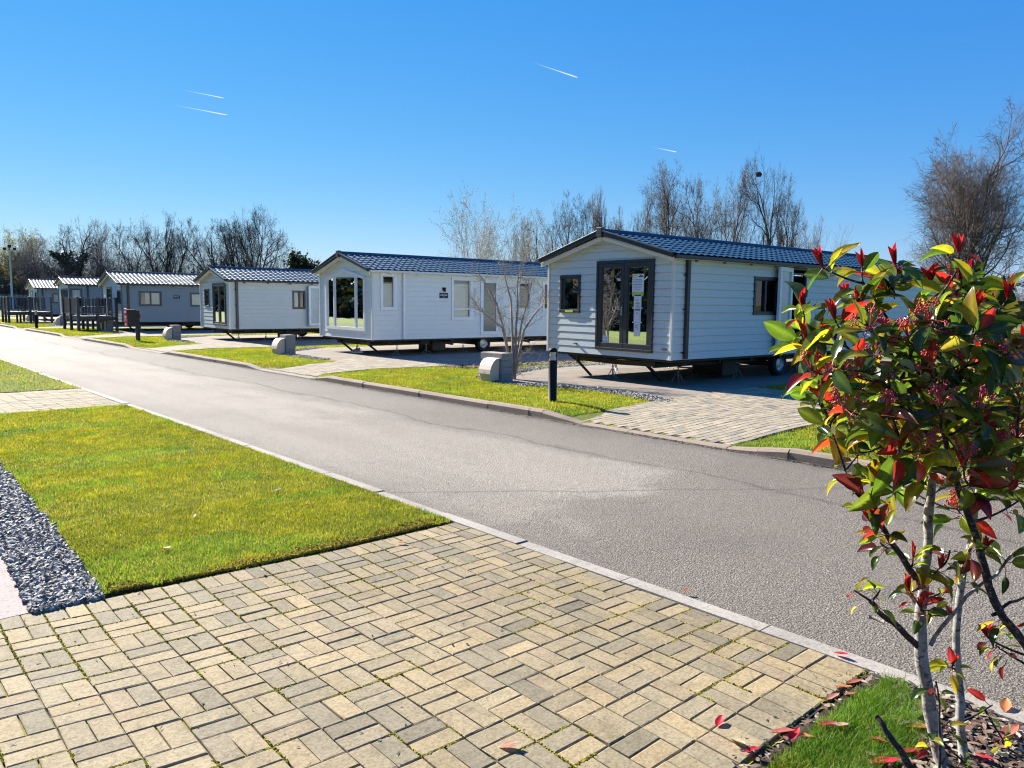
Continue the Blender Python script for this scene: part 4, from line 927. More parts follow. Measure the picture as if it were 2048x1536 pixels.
# fifth caravan: glazed corner bay
E_ = caravan((10.83, 50.28, 0), 'fifth caravan, mid grey with a glazed bay across its front corner', 3.3, 10.5, .5, 2.36, 2.80, SIDING_DF, SIDING_D, GREYF, ROOF2, .95, DARK, [(.42, 2.3, .8, 2.15)], [(.05, .62, 1.33, 2.15)], ze=2.40)
window(E_, mf, .38, 2.34, .78, 2.17, GREYF, .06, .05, mull=(1.0, 1.65)); window(E_, mr, .06, .66, 1.31, 2.17, GREYF, .07, .05, curtain=(.14, .6, 1.35, 2.1, CURT))
Fh_ = caravan((11.35, 61.68, 0), 'farthest caravan, mid grey with one white blind in its side window', 4.0, 10.0, .47, 2.24, 2.90, SIDING_DF, SIDING_D, GREYF, ROOF2, .28, DARK, [(.5, 1.0, 1.3, 2.0), (2.2, 3.0, .6, 2.1)], [(.88, 1.41, 1.28, 1.92)], ze=2.28)
window(Fh_, mf, .48, 1.02, 1.28, 2.02, DARK, .05, .04); door_leaf(Fh_, mf, 2.2, 3.0, .6, 2.1, DARK, .09, -.02, .04, name='door')
window(Fh_, mr, .85, 1.44, 1.25, 1.95, GREYF, .07, .045, blind=(.92, 1.38, 1.3, 1.9, CURT)); steady(Fh_, (.2, .5, .45), (.6, .3, .056))
# a caravan of the row behind, only its roof seen past the red shrub
G = caravan((40.0, 11.0, 0), 'caravan in the row behind, its blue tiled roof just showing past the red shrub', 3.5, 12.0, .5, 2.45, 3.1, SIDING_C, SIDING_C, CREAM, ROOF, .4, DARK, [], [], ze=2.5, rot=math.radians(-38))

# ------------------------------------------------------------------ street furniture
def bollard(x, y, z, label):
    root = empty('bollard', (x, y, z)); tag(root, label, 'bollard light', 'black bollard lights on the verge')
    mb = MB(); mb.lathe([(.078, -.03), (.078, .0), (.068, .004), (.068, .66), (.066, .665), (.0, .665)], BLACKP, n=24); mb.build('post', root)
    mb = MB(); mb.lathe([(.064, .664), (.066, .68), (.060, .72), (.05, .75), (.06, .775), (.066, .79), (.066, .792)], LENS, n=24); mb.build('lens', root)
    mb = MB()
    for k in range(3):
        t = 2 * math.pi * k / 3 + .7; mb.bar((.064 * math.cos(t), .064 * math.sin(t), .66), (.064 * math.cos(t), .064 * math.sin(t), .80), .012, .006, BLACKP)
    mb.lathe([(.07, .79), (.072, .80), (.068, .825), (.05, .848), (.025, .858), (.0, .860)], BLACKP, n=24); mb.build('cap', root)
    return root
BLACKP = mat_plain('bollard_black', (.010, .010, .010), .6, .3, 12, .1, spec=.2)
LENS = mat_frosted('bollard_lens', (.55, .52, .44))
bollard(8.47, 8.46, .078, 'nearest black bollard light, white banded head, on the verge by the nearest caravan')
bollard(8.24, 45.5, .08, 'distant black bollard light on the verge in front of the slatted decks')

BLK = mat_concrete('block_grey', (.30, .30, .29), .25); HOOD = mat_plain('hood_beige', (.66, .52, .41), .55, .06, 5, .1)
def pier(x, y, label, wide=True):
    root = empty('block_pier', (x, y, .05)); tag(root, label, 'block pier', 'grey block piers with service hoods')
    r2 = random.Random(int(y * 10))
    for c in range(4):
        z = c * .142; mb = MB()
        y0, y1 = (0, .66 if (c == 3 and wide) else .40)
        if c == 3 and wide: mb.box(0, .30, y0, .325, z, z + .132, BLK); mb.box(0, .30, .335, y1, z, z + .132, BLK)
        else:
            j = r2.uniform(-.004, .004); mb.box(j, .30 + j, y0 + j, y1 + j, z, z + .132, BLK)
        mb.box(.012, .288, y0 + .012, y1 - .012, z + .132, z + .142, CONC)
        mb.build('block_course', root, .006)
    return root
def hood(x, y, label):
    root = empty('service_hood', (x, y, .05)); tag(root, label, 'service hood', 'beige service hoods against the block piers')
    prof = [(0, 0), (-.20, .0), (-.245, .17)]; lid = [(-.265, .165), (-.25, .25), (-.215, .34), (-.165, .415), (-.10, .46), (0, .475)]
    mb = MB(); pr = prof + [(a + .012, b - .008) for a, b in lid]; n = len(pr)
    v = [(a, .02, b) for a, b in pr] + [(a, .33, b) for a, b in pr]
    mb.add(v, [list(range(n))[::-1], list(range(n, 2 * n))] + [(i, (i + 1) % n, n + (i + 1) % n, n + i) for i in range(n)], HOOD); mb.build('body', root)
    mb = MB(); m = len(lid); ins = [(a + .012, b - .012) for a, b in lid]
    v = []
    for yy in (-.006, .356): v += [(a, yy, b) for a, b in lid] + [(a, yy, b) for a, b in ins]
    k = 2 * m; ff = []
    for i in range(m - 1): ff += [(i, i + 1, k + i + 1, k + i), (m + i, m + i + 1, k + m + i + 1, k + m + i), (i, i + 1, m + i + 1, m + i), (k + i, k + i + 1, k + m + i + 1, k + m + i)]
    ff += [(0, m, k + m, k), (m - 1, 2 * m - 1, k + 2 * m - 1, k + m - 1)]
    mb.add(v, ff, HOOD); mb.tube([(-.268, .175, .195), (-.258, .175, .197)], .008, BLACK, 8); mb.build('lid', root)
    return root
spots = [(10.05, 11.47, 'under the bare tree beside the nearest caravan pad', True), (10.05, 21.0, 'on the verge before the third caravan', False), (10.15, 30.9, 'on the verge right of the red post box', False),
         (10.35, 40.9, 'half hidden under the nearer slatted deck', False), (10.4, 50.6, 'between the two slatted decks', False), (10.4, 59.0, 'behind the distant bollard light', False)]
for x, y, d, wd in spots:
    pier(x, y, 'grey concrete block pier ' + d, wd); hood(x - .012, y + .05, 'beige curved service hood ' + d)

# red post box on a black post
pb = empty('post_box', (8.62, 30.3, .08)); tag(pb, 'small red post box on a black post at the kerbside verge', 'post box')
REDP = mat_plain('post_box_red', (.72, .02, .03), .35, .1); 
mb = MB(); mb.box(.02, .12, -.02, .06, 0, 1.12, BLACK); mb.box(.02, .12, -.16, -.08, 0, 1.12, BLACK); mb.build('post', pb, .006)
mb = MB(); mb.box(-.30, .015, -.19, .10, .55, 1.15, BLACK); mb.build('case', pb, .012)
mb = MB(); mb.box(-.325, -.302, -.19, .10, .55, 1.15, REDP); mb.box(-.332, -.305, -.20, .11, 1.152, 1.18, REDP); mb.build('front', pb, .008)
mb = MB(); mb.box(-.336, -.327, -.13, .04, 1.03, 1.08, PAPER); mb.box(-.334, -.327, -.12, .03, .94, 1.02, BLACK); mb.box(-.336, -.327, -.13, .04, .86, .90, PAPER); mb.box(-.334, -.327, -.10, .02, .66, .74, BLACK); mb.box(-.336, -.327, -.12, .03, .60, .63, PAPER); mb.build('plates', pb)
mb = MB(); mb.tube([(.13, -.16 + .07 * math.cos(t), .92 + .07 * math.sin(t)) for t in np.linspace(0, 5.6, 14)], .018, REDP, 8); mb.build('hook', pb)

# slatted decks
DECKM = mat_plain('deck_plastic_dark', (.030, .034, .042), .5, .2, 5); DECKL = mat_plain('deck_rail_top', (.13, .14, .16), .45, .15, 5); MAROON = mat_plain('deck_panel_brown', (.085, .055, .06), .55, .15)
def deck(x0, y0, x1, y1, zf, zr, label, panel_left=True):
    root = empty('deck', (x0, y0, .05)); tag(root, label, 'deck', 'raised slatted decks'); W_, H_ = x1 - x0, y1 - y0; zf -= .05; zr -= .05
    mb = MB()
    for k in range(int(W_ / .15)): mb.box(k * .15 + .004, k * .15 + .146, 0, H_, zf - .03, zf, DECKM)
    mb.box(.0, .05, 0, H_, zf - .2, zf - .032, DECKM); mb.box(.06, W_, .0, .05, zf - .2, zf - .032, DECKM); mb.box(.06, W_, H_ - .05, H_, zf - .2, zf - .032, DECKM); mb.build('floor', root)
    pp = [(0, 0), (W_ / 2, 0), (W_, 0), (0, H_ / 2), (0, H_), (W_ / 2, H_), (W_, H_)]
    for (px, py) in pp:
        mb = MB(); mb.box(px - .06, px + .06, py - .06, py + .06, 0, zr + .03, DECKM); mb.box(px - .07, px + .07, py - .07, py + .07, zr + .032, zr + .05, DECKL); mb.build('post', root, .006)
    for (px, py) in ((W_ * .3, .5), (W_ * .7, .5), (W_ * .3, H_ - .5), (W_ * .7, H_ - .5)):
        mb = MB(); mb.box(px - .05, px + .05, py - .05, py + .05, 0, zf - .2, DECKM); mb.build('support', root)
    mb = MB()
    for (a, b) in (((0, 0), (W_, 0)), ((0, 0), (0, H_)), ((0, H_), (W_, H_))):
        mb.bar((*a, zr), (*b, zr), .08, .035, DECKL); mb.bar((*a, zf + .12), (*b, zf + .12), .05, .035, DECKL)
    mb.build('rail', root)
    proto = MB(); proto.box(-.035, .035, -.012, .012, 0, zr - zf - .15, DECKM); po = proto.build('baluster', root); po.location = (.18, 0, zf + .135)
    sp = [(k * .16 + .18, 0, 0) for k in range(1, int((W_ - .25) / .16))]
    sp += [(k * .16 + .18, H_, 0) for k in range(int((W_ - .25) / .16))]
    if not panel_left: sp += [(0, k * .16 + .18, math.pi / 2) for k in range(int((H_ - .25) / .16))]
    for x, y, rz in sp:
        c = po.copy(); col.objects.link(c); c.parent = root; c.location = (x, y, zf + .135); c.rotation_euler = (0, 0, rz)
    if panel_left:
        for a, b in ((.08, H_ / 2 - .08), (H_ / 2 + .08, H_ - .08)):
            mb = MB(); mb.box(-.01, .01, a, b, zf + .14, zr - .02, MAROON); mb.build('panel', root)
    return root
deck(9.05, 40.5, 10.70, 43.3, .78, 1.62, 'nearer raised dark slatted deck in front of the fourth caravan')
deck(8.62, 55.5, 10.9, 57.6, .74, 1.62, 'farther raised dark slatted deck left of the distant bollard light')
CHAIRM = mat_plain('rattan_black', (.018, .018, .02), .7, .3, 20, .3)
def chair(x, y, z, rz, label):
    root = empty('garden_chair', (x, y, z), rz); tag(root, label, 'chair', 'dark garden chairs on the decks')
    mb = MB(); mb.box(-.25, .25, -.25, .25, .38, .44, CHAIRM); mb.build('seat', root, .01)
    mb = MB(); mb.box(-.25, .25, .21, .26, .445, .85, CHAIRM); mb.build('backrest', root, .01)
    for a in (-.22, .22):
        for b in (-.21, .21):
            mb = MB(); mb.box(a - .02, a + .02, b - .02, b + .02, 0, .378, CHAIRM); mb.build('leg', root)
        mb = MB(); mb.box(a - .03, a + .03, -.25, .205, .60, .63, CHAIRM); mb.build('armrest', root)
    return root
chair(9.6, 42.6, .78, .2, 'dark rattan chair on the nearer deck, left end'); chair(10.2, 41.2, .78, 2.9, 'dark rattan chair on the nearer deck, beside the red post box end'); chair(9.6, 56.6, .74, .3, 'dark chair on the farther deck')
tb = empty('garden_table', (9.85, 41.9, .78)); tag(tb, 'dark low table between the chairs on the nearer deck', 'table')
mb = MB(); mb.box(-.3, .3, -.35, .35, .40, .44, CHAIRM); mb.build('table_top', tb, .01)
for a in (-.25, .25):
    for b in (-.3, .3): mb = MB(); mb.box(a - .02, a + .02, b - .02, b + .02, 0, .399, CHAIRM); mb.build('leg', tb)

# lamp post with camera heads, far left
q = far(33, 84); lp = empty('lamp_post', (q[0], q[1], 0)); tag(lp, 'tall slim pale post with camera and floodlight heads at the far left', 'lamp post')
PST = mat_plain('post_grey', (.45, .50, .52), .5, .1)
mb = MB(); mb.tube([(0, 0, 0), (0, 0, 6.6)], [.11, .085], PST, 10); mb.build('pole', lp)
mb = MB(); mb.bar((-.5, .35, 6.65), (.5, -.35, 6.65), .06, .06, PST); mb.build('crossbar', lp)
for k in (-1, 0, 1):
    mb = MB(); mb.box(k * .42 - .16, k * .42 + .16, -k * .3 - .12, -k * .3 + .12, 6.7 + .25 * (k == 0), 6.98 + .3 * (k == 0), BLACK); mb.build('lamp_head', lp, .03)

# far pale wall and low building glimpsed left of the last deck
mb = MB(); mb.box(-7, 7, -.12, .12, 0, 1.9, mat_concrete('rendered_wall', (.55, .53, .50))); mb.box(-7.05, 7.05, -.16, .16, 1.9, 1.98, CONC)
q = far(25, 96); o = mb.build('garden_wall'); o.location = (q[0], q[1], 0); o.rotation_euler = (0, 0, -YAW + .15); tag(o, 'low pale rendered wall behind the farther deck at the left edge', 'wall')

# ------------------------------------------------------------------ trees
def tubes_np(segs, sides=3):
    """segs (n,8): x0 y0 z0 r0 x1 y1 z1 r1 -> tapered prisms"""
    S = np.asarray(segs, dtype=np.float64); n = len(S); a, b = S[:, 0:3], S[:, 4:7]; d = b - a; ln = np.linalg.norm(d, axis=1, keepdims=True) + 1e-9; d = d / ln
    up = np.where(np.abs(d[:, 2:3]) > .9, np.array([[1., 0, 0]]), np.array([[0, 0, 1.]])); s = np.cross(d, up); s /= np.linalg.norm(s, axis=1, keepdims=True) + 1e-9; u = np.cross(s, d)
    V = np.empty((n, 2 * sides, 3))
    for k in range(sides):
        t = 2 * math.pi * k / sides; o = s * math.cos(t) + u * math.sin(t)
        V[:, k] = a + o * S[:, 3:4]; V[:, sides + k] = b + o * S[:, 7:8]
    f = np.array([[k, (k + 1) % sides, sides + (k + 1) % sides, sides + k] for k in range(sides)])
    return V.reshape(-1, 3), (np.arange(n)[:, None, None] * 2 * sides + f[None]).reshape(-1, 4)
def grow(seed, h, spread, stems=1, trunk_r=.2, first=.16, levels=4, up=.35, ang=(28, 55), kids=(5, 8), wob=.13, minr=.008, lenf=(.5, .74), lean=.12, dense=1.0):
    R = np.random.default_rng(seed); big, small = [], []
    def unit(v): return v / (np.linalg.norm(v) + 1e-9)
    KN = [kids[1] + 2, kids[1], kids[0], max(3, kids[0] - 1), 2]
    def branch(p, d, ln, r, lev):
        n = (9, 7, 5, 4, 3)[lev]; st = ln / n; pts = [(p, r)]; w = wob * (1.1, 1.4, 1.7, 2.0, 2.0)[lev]
        for i in range(n):
            d = unit(d + R.normal(0, w, 3) + np.array([0, 0, up * (.16, .14, .05, .02, .02)[lev]])); p = p + d * st
            r1 = max(minr * .55, r * (1 - .85 * (i + 1) / n)) if lev else max(minr, r * (1 - .88 * (i + 1) / n))
            q, r0 = pts[-1]; (big if lev <= 1 else small).append((*q, r0, *p, r1)); pts.append((p, r1))
        if lev >= levels: return
        nk = max(2, int(round(KN[lev] * dense * R.uniform(.75, 1.25))))
        for k in range(nk):
            t = first + (.97 - first) * (k + R.random()) / nk if lev == 0 else R.uniform(.15, .97)
            idx = t * n; i = min(n - 1, int(idx)); fr = idx - i
            q = pts[i][0] * (1 - fr) + pts[i + 1][0] * fr; rq = pts[i][1] * (1 - fr) + pts[i + 1][1] * fr
            dd = unit(pts[i + 1][0] - pts[i][0]); a = math.radians(R.uniform(*ang)); az = R.uniform(0, 2 * math.pi)
            x = unit(np.cross(dd, np.array([.3, .2, 1]))); y = np.cross(dd, x); nd = dd * math.cos(a) + (x * math.cos(az) + y * math.sin(az)) * math.sin(a)
            l = ln * R.uniform(*lenf) * (1.1 - .62 * t) if lev < 2 else ln * R.uniform(.42, .72) * (1.05 - .35 * t)
            branch(q, unit(nd), l, max(minr, rq * R.uniform(.5, .75), trunk_r * (.20, .07, .03, 0)[lev] * R.uniform(.6, 1.2)), lev + 1)
    for s in range(stems):
        az = 2 * math.pi * (s + R.uniform(-.3, .3)) / stems if stems > 1 else 0; ln_ = h * (R.uniform(.78, .98) if stems > 1 else .9)
        tilt = lean * (R.uniform(.5, 1.3) if stems > 1 else .3)
        d0 = unit(np.array([math.cos(az) * tilt, math.sin(az) * tilt, 1])); off = np.array([math.cos(az), math.sin(az), 0]) * (trunk_r * 1.2 if stems > 1 else 0)
        branch(off + np.array([0, 0, -.1]), d0, ln_, trunk_r * (R.uniform(.7, 1) if stems > 1 else 1), 0)
    big = np.array(big); small = np.array(small)
    rad = np.concatenate([np.hypot(small[:, 4], small[:, 5]), np.hypot(big[:, 4], big[:, 5])]); sc = (spread / 2) / np.quantile(rad, .90); zz = h / np.quantile(small[:, 6], .993)
    for Bz in (big, small):
        for c in (0, 1, 4, 5): Bz[:, c] *= sc
        for c in (2, 6): Bz[:, c] *= zz
    return big, small
TREES = {}
def bare_tree(px, depth, h, spread, label, key=None, bark=BARK, twig=TWIG, rz=0.0, group='bare trees beyond the caravans', name='bare_tree', cat='tree', **kw):
    q = far(px, depth); root = empty(name, (q[0], q[1], -.05), rz); tag(root, label, cat, group)
    big, small = grow(**kw, h=h, spread=spread)
    V, Fq = tubes_np(big, 6); np_mesh('trunk', V, Fq, [bark], parent=root, smooth=True)
    V, Fq = tubes_np(small, 3); np_mesh('crown', V, Fq, [twig], parent=root)
    return root, big, small
def z_at(py, px, depth): return CAM_H + (HOR + .0113 * (px - 1024) - py) / F_PX * depth
T = lambda px, top, wpx, depth: dict(px=px, depth=depth, h=z_at(top, px, depth), spread=wpx / F_PX * depth)
MR = .0105
bare_tree(**T(1925, 258, 297, 46), label='large multi stemmed bare tree with reddish twigs rising behind the red shrub', seed=1, stems=5, trunk_r=.20, levels=4, up=0.31, ang=(21, 47), kids=(7, 10), minr=0.0052, lean=0.32, twig=TWIG, first=.12)
bare_tree(**T(1543, 328, 151, 70), label='tall bare tree holding a round bird nest, behind the nearest roof', seed=2, stems=2, trunk_r=.24, levels=4, up=0.34, ang=(21, 45), kids=(6, 8), minr=0.0072, lean=0.23, bark=BARK_D, twig=TWIG_D)
bare_tree(**T(1425, 344, 146, 74), label='bare tree just left of the one with the nest, densely twigged', seed=3, stems=2, trunk_r=.22, levels=4, up=0.31, ang=(23, 49), kids=(6, 8), minr=0.0072, lean=0.26, twig=TWIG)
bare_tree(**T(1340, 334, 146, 76), label='bare tree with a broad fan of dark limbs, peaking left above the nearest roof ridge', seed=4, stems=2, trunk_r=.24, levels=4, up=0.31, ang=(23, 49), kids=(6, 8), minr=0.0072, lean=0.29, bark=BARK_D, twig=TWIG)
bare_tree(**T(1262, 390, 90, 80), label='narrow russet bare tree right above the nearest caravan gable', seed=5, stems=2, trunk_r=.18, levels=4, up=0.31, ang=(21, 45), kids=(6, 8), minr=0.0077, lean=0.20, twig=TWIG)
bare_tree(**T(1202, 384, 84, 82), label='slim bare tree standing directly behind the gable ridge of the nearest caravan', seed=6, stems=1, trunk_r=.2, levels=4, up=0.31, ang=(25, 51), kids=(6, 9), minr=0.0077, twig=TWIG)
bare_tree(**T(1140, 388, 123, 80), label='bare tree with spreading dark limbs left of the nearest caravan gable', seed=7, stems=3, trunk_r=.17, levels=4, up=0.28, ang=(25, 53), kids=(5, 8), minr=0.0072, lean=0.38, bark=BARK_D, twig=TWIG_D)
bare_tree(**T(1065, 425, 90, 78), label='lower brownish bare tree between the pale budding tree and the nearest gable', seed=8, stems=2, trunk_r=.16, levels=4, up=0.28, ang=(25, 53), kids=(5, 8), minr=0.0072, lean=0.32, twig=TWIG_P)
bare_tree(**T(1598, 440, 84, 60), label='thin whippy sapling low behind the nearest roof, right of the nest tree', seed=9, stems=4, trunk_r=.05, levels=3, up=0.43, ang=(15, 37), kids=(5, 8), minr=0.0050, lean=0.38, twig=TWIG)
bare_tree(**T(1652, 448, 67, 66), label='faint slender sapling alone in the sky gap above the red shrub', seed=10, stems=3, trunk_r=.04, levels=3, up=0.43, ang=(15, 35), kids=(4, 6), minr=0.0033, lean=0.26, twig=TWIG_P)
bare_tree(**T(1235, 440, 101, 95), label='far bare tree filling the gap behind the gable ridge', seed=11, stems=3, trunk_r=.18, levels=4, up=0.28, ang=(25, 53), kids=(5, 7), minr=0.0088, twig=TWIG)
bare_tree(**T(1385, 400, 123, 100), label='far bare tree low between the two tallest crowns above the nearest roof', seed=12, stems=2, trunk_r=.2, levels=4, up=0.28, ang=(25, 53), kids=(5, 7), minr=0.0099, twig=TWIG)
for i, (px_, tp_, wd_, d_, lb_) in enumerate(((1105, 415, 90, 96, 'far bare tree filling the gap left of the nearest gable'), (1300, 385, 90, 98, 'far bare tree low between the russet tree and the broad dark fan'), (1470, 405, 80, 96, 'far bare tree in the notch left of the nest tree'), (1030, 455, 80, 90, 'low far bare tree just right of the pale budding tree'))):
    bare_tree(**T(px_, tp_, wd_, d_), label=lb_, seed=60 + i, stems=2, trunk_r=.17, levels=4, up=0.31, ang=(25, 51), kids=(4, 6), minr=.010, lean=0.30, twig=(TWIG, TWIG_D)[i % 2])
# pale budding tree behind the second caravan
root, big, small = bare_tree(**T(955, 397, 213, 38), label='pale budding tree with upright wands behind the second caravan roof', seed=13, stems=7, trunk_r=.04, levels=3, up=0.50, ang=(15, 35), kids=(5, 7), minr=0.0034, lean=0.56, bark=TWIG_P, twig=TWIG_P, name='budding_tree', group='bare trees beyond the caravans')
R = np.random.default_rng(5); pick = small[R.choice(len(small), 3600)]; tt = R.random((len(pick), 1)); Pb = pick[:, 0:3] * (1 - tt) + pick[:, 4:7] * tt; Db = pick[:, 4:7] - pick[:, 0:3]; Db /= np.linalg.norm(Db, axis=1, keepdims=True)
sg_ = np.concatenate([Pb, np.full((len(Pb), 1), .013), Pb + Db * .06, np.full((len(Pb), 1), .006)], 1); V, Fq = tubes_np(sg_, 4); np_mesh('buds', V, Fq, [BUDS], parent=root)
# bird nest
nb = MB(); rr2 = random.Random(8)
for k in range(160):
    t, z = rr2.uniform(0, 6.28), rr2.uniform(-.15, .13); r_ = .27 * math.sqrt(max(.05, 1 - (z / .2) ** 2)); t2 = t + rr2.uniform(.5, 1.4)
    nb.tube([(r_ * math.cos(t), r_ * math.sin(t), z), (r_ * .9 * math.cos(t2), r_ * .9 * math.sin(t2), z + rr2.uniform(-.12, .12))], .022, TWIG_D, 4, False, False)
q = far(1499, 70); o = nb.build('bird_nest'); o.location = (q[0], q[1], z_at(356, 1499, 70)); tag(o, 'round twig bird nest high in a bare treetop', 'bird nest')
# left group
bare_tree(**T(490, 420, 207, 100), label='round crowned bare tree above the third caravan, largest of the left group', seed=21, stems=5, trunk_r=.30, levels=4, up=0.26, ang=(23, 53), kids=(6, 9), minr=0.0088, lean=0.53, bark=BARK_D, twig=TWIG_D)
bare_tree(**T(550, 490, 78, 92), label='thin small bare tree at the right foot of the round crowned one', seed=22, stems=4, trunk_r=.07, levels=3, up=0.31, ang=(21, 45), kids=(5, 8), minr=0.0066, lean=0.46, twig=TWIG_P)
bare_tree(**T(340, 436, 118, 98), label='bare tree with a few dark clear limbs above the fourth caravan ridge', seed=23, stems=3, trunk_r=.26, levels=4, up=0.30, ang=(23, 49), kids=(5, 8), minr=0.0083, lean=0.38, bark=BARK_D, twig=TWIG_D)
bare_tree(**T(278, 448, 90, 104), label='bare tree touching the left side of the one above the fourth caravan', seed=24, stems=2, trunk_r=.2, levels=4, up=0.28, ang=(25, 51), kids=(5, 8), minr=0.0088, twig=TWIG_D)
bare_tree(**T(213, 444, 84, 108), label='pale tipped bare tree straight above the gable of the fourth caravan', seed=25, stems=2, trunk_r=.2, levels=4, up=0.31, ang=(23, 49), kids=(5, 8), minr=0.0083, twig=TWIG_P)
ivt, ib, is_ = bare_tree(**T(155, 448, 106, 102), label='bare tree with an ivy darkened trunk above the fifth caravan', seed=26, stems=2, trunk_r=.32, levels=4, up=0.26, ang=(27, 57), kids=(5, 8), minr=0.0088, bark=BARK_D, twig=TWIG_D)
bare_tree(**T(95, 470, 123, 110), label='leaning bare tree above the farthest caravan roof', seed=27, stems=4, trunk_r=.2, levels=4, up=0.19, ang=(29, 61), kids=(5, 8), minr=0.0088, lean=0.76, twig=TWIG_P)
bare_tree(**T(420, 520, 90, 96), label='low dark bare bush tree against the left flank of the round crowned tree', seed=28, stems=5, trunk_r=.1, levels=4, up=0.19, ang=(29, 59), kids=(5, 7), minr=0.0083, lean=0.83, twig=TWIG_D)
def leaf_cloud(name, P, size, pal, mat, parent, seed, drop=None):
    r = np.random.default_rng(seed); n = len(P); a = r.normal(size=(n, 3)); a /= np.linalg.norm(a, axis=1, keepdims=True); 
    if drop: a[:, 2] -= drop; a /= np.linalg.norm(a, axis=1, keepdims=True)
    b = np.cross(a, r.normal(size=(n, 3))); b /= np.linalg.norm(b, axis=1, keepdims=True); s = size * r.uniform(.6, 1.4, (n, 1)); w = .38
    V = np.stack([P, P + a * s * .5 + b * s * w, P + a * s, P + a * s * .5 - b * s * w], 1).reshape(-1, 3)
    c = np.array(pal)[r.integers(0, len(pal), n)] * r.uniform(.7, 1.3, (n, 1))
    return np_mesh(name, V, np.arange(4 * n).reshape(-1, 4), [mat], np.repeat(c, 4, 0), parent=parent)
R = np.random.default_rng(77)
pts = ib[R.integers(0, len(ib), 5200)]; tt = R.random((len(pts), 1)); Pv = pts[:, :3] * (1 - tt) + pts[:, 4:7] * tt; Pv = Pv[Pv[:, 2] < 7.5]; Pv = Pv + R.normal(0, .22, Pv.shape)
IVYL = mat_leaf('ivy_leaf', .4, .2, .4, 2, 1.2)
leaf_cloud('ivy', Pv, .26, [(.02, .035, .012), (.035, .05, .02), (.015, .028, .012)], IVYL, ivt, 78)
# yellow-green willows
def willow(px, depth, top, wpx, label, seed, weep):
    root, big, small = bare_tree(px, depth, z_at(top, px, depth), wpx / F_PX * depth, label, seed=seed, stems=3, trunk_r=.25, levels=3 if weep else 4, up=.35, ang=(24, 50), kids=(6, 9), minr=0.0077, lean=.3, bark=BARK, twig=TWIG_P, name='willow_tree', group='yellow green willows at the far left')
    r = np.random.default_rng(seed + 100); S = small[r.integers(0, len(small), 900 if weep else 3600)]; P0 = S[:, 4:7]
    if weep:
        segs, leaves = [], []
        for p in P0:
            ln = r.uniform(1.2, max(1.5, p[2] * .62)); n = 7; q = p.copy(); d = np.array([r.normal(0, .25), r.normal(0, .25), 0])
            for i in range(n):
                q2 = q + np.array([d[0] * .5 ** i, d[1] * .5 ** i, -ln / n]); segs.append((*q, .012, *q2, .010))
                for _ in range(3): leaves.append(q + (q2 - q) * r.random() + r.normal(0, .05, 3))
                q = q2
        V, Fq = tubes_np(segs, 3); np_mesh('hanging_branches', V, Fq, [TWIG_P], parent=root); P = np.array(leaves)
    else: P = P0 + r.normal(0, .2, P0.shape)
    leaf_cloud('foliage', P, .20, [(.30, .29, .06), (.24, .25, .05), (.36, .32, .10)], WILLOW, root, seed + 7, .8 if weep else None)
willow(8, 100, 520, 78, 'weeping willow with hanging yellow green strands at the left edge', 31, True)
willow(62, 125, 468, 150, 'rounded willow just coming into yellow leaf, behind the lamp post', 32, False)
# dark evergreen between third and second caravans
q = far(612, 84); ev = empty('evergreen_tree', (q[0], q[1], 0)); tag(ev, 'dark ivy clad evergreen clump between the third and second caravan roofs', 'tree', 'evergreens behind the caravans')
big, small = grow(seed=41, h=z_at(517, 612, 84), spread=4.2, stems=3, trunk_r=.15, levels=3, up=.4, ang=(24, 48), kids=(5, 8), minr=0.0110); V, Fq = tubes_np(big, 6); np_mesh('trunk', V, Fq, [BARK_D], parent=ev)
S = np.concatenate([small, big]); R = np.random.default_rng(42); Pp = S[R.integers(0, len(S), 9000)][:, 4:7] + R.normal(0, .28, (9000, 3)); leaf_cloud('crown', Pp, .28, [(.022, .036, .014), (.04, .055, .02), (.015, .025, .012), (.06, .06, .03)], IVYL, ev, 43)
# thicket behind everything: reads as one mass
segs = []; R = np.random.default_rng(91)
def thicket(pa, pb_, da, db, n, h0, h1):
    for _ in range(n):
        px = R.uniform(pa, pb_); dp = R.uniform(da, db); p = far(px, dp); hh = R.uniform(h0, h1); d = np.array([R.normal(0, .35), R.normal(0, .35), 1.0])
        for i in range(4):
            q2 = p + d / np.linalg.norm(d) * hh / 4; rr_ = .03 * (1 - i * .22); segs.append((*p, rr_, *q2, rr_ * .8))
            for _k in range(4):
                t = R.random(); s0 = p + (q2 - p) * t; dd = d + R.normal(0, .8, 3); dd /= np.linalg.norm(dd); l_ = hh * R.uniform(.12, .32); m_ = s0 + dd * l_
                segs.append((*s0, .014, *m_, .009)); e = dd + R.normal(0, .5, 3); e /= np.linalg.norm(e); segs.append((*m_, .010, *(m_ + e * l_ * .7), .007))
            d = d + R.normal(0, .3, 3); d[2] = abs(d[2]); p = q2
thicket(-200, 620, 92, 135, 1500, 3.2, 6.6); thicket(-100, 430, 96, 125, 500, 5, 9); thicket(1000, 1700, 88, 120, 900, 2.5, 5.8); thicket(1650, 2500, 70, 120, 700, 2.5, 5)
V, Fq = tubes_np(segs, 3); o = np_mesh('thicket', V, Fq, [TWIG_D]); tag(o, 'dense bare scrub behind the caravans and trees', 'thicket', kind='stuff')

# the evergreen belt across the road, out of the frame: what the caravan windows mirror
R = np.random.default_rng(92); n = 130000; yy = R.uniform(-70, 290, n); hh = 4.8 + 3.5 * vnoise(yy, yy * 0 + 3, .13, 6); Pp = np.stack([-15 + R.normal(0, 1.3, n), yy, hh * R.random(n)], 1)
o = leaf_cloud('evergreen_belt', Pp, .75, [(.022, .036, .014), (.04, .055, .02), (.05, .045, .03)], IVYL, None, 93); tag(o, 'dense dark tree belt on the other side of the road, mirrored in the windows', 'tree belt', kind='stuff')

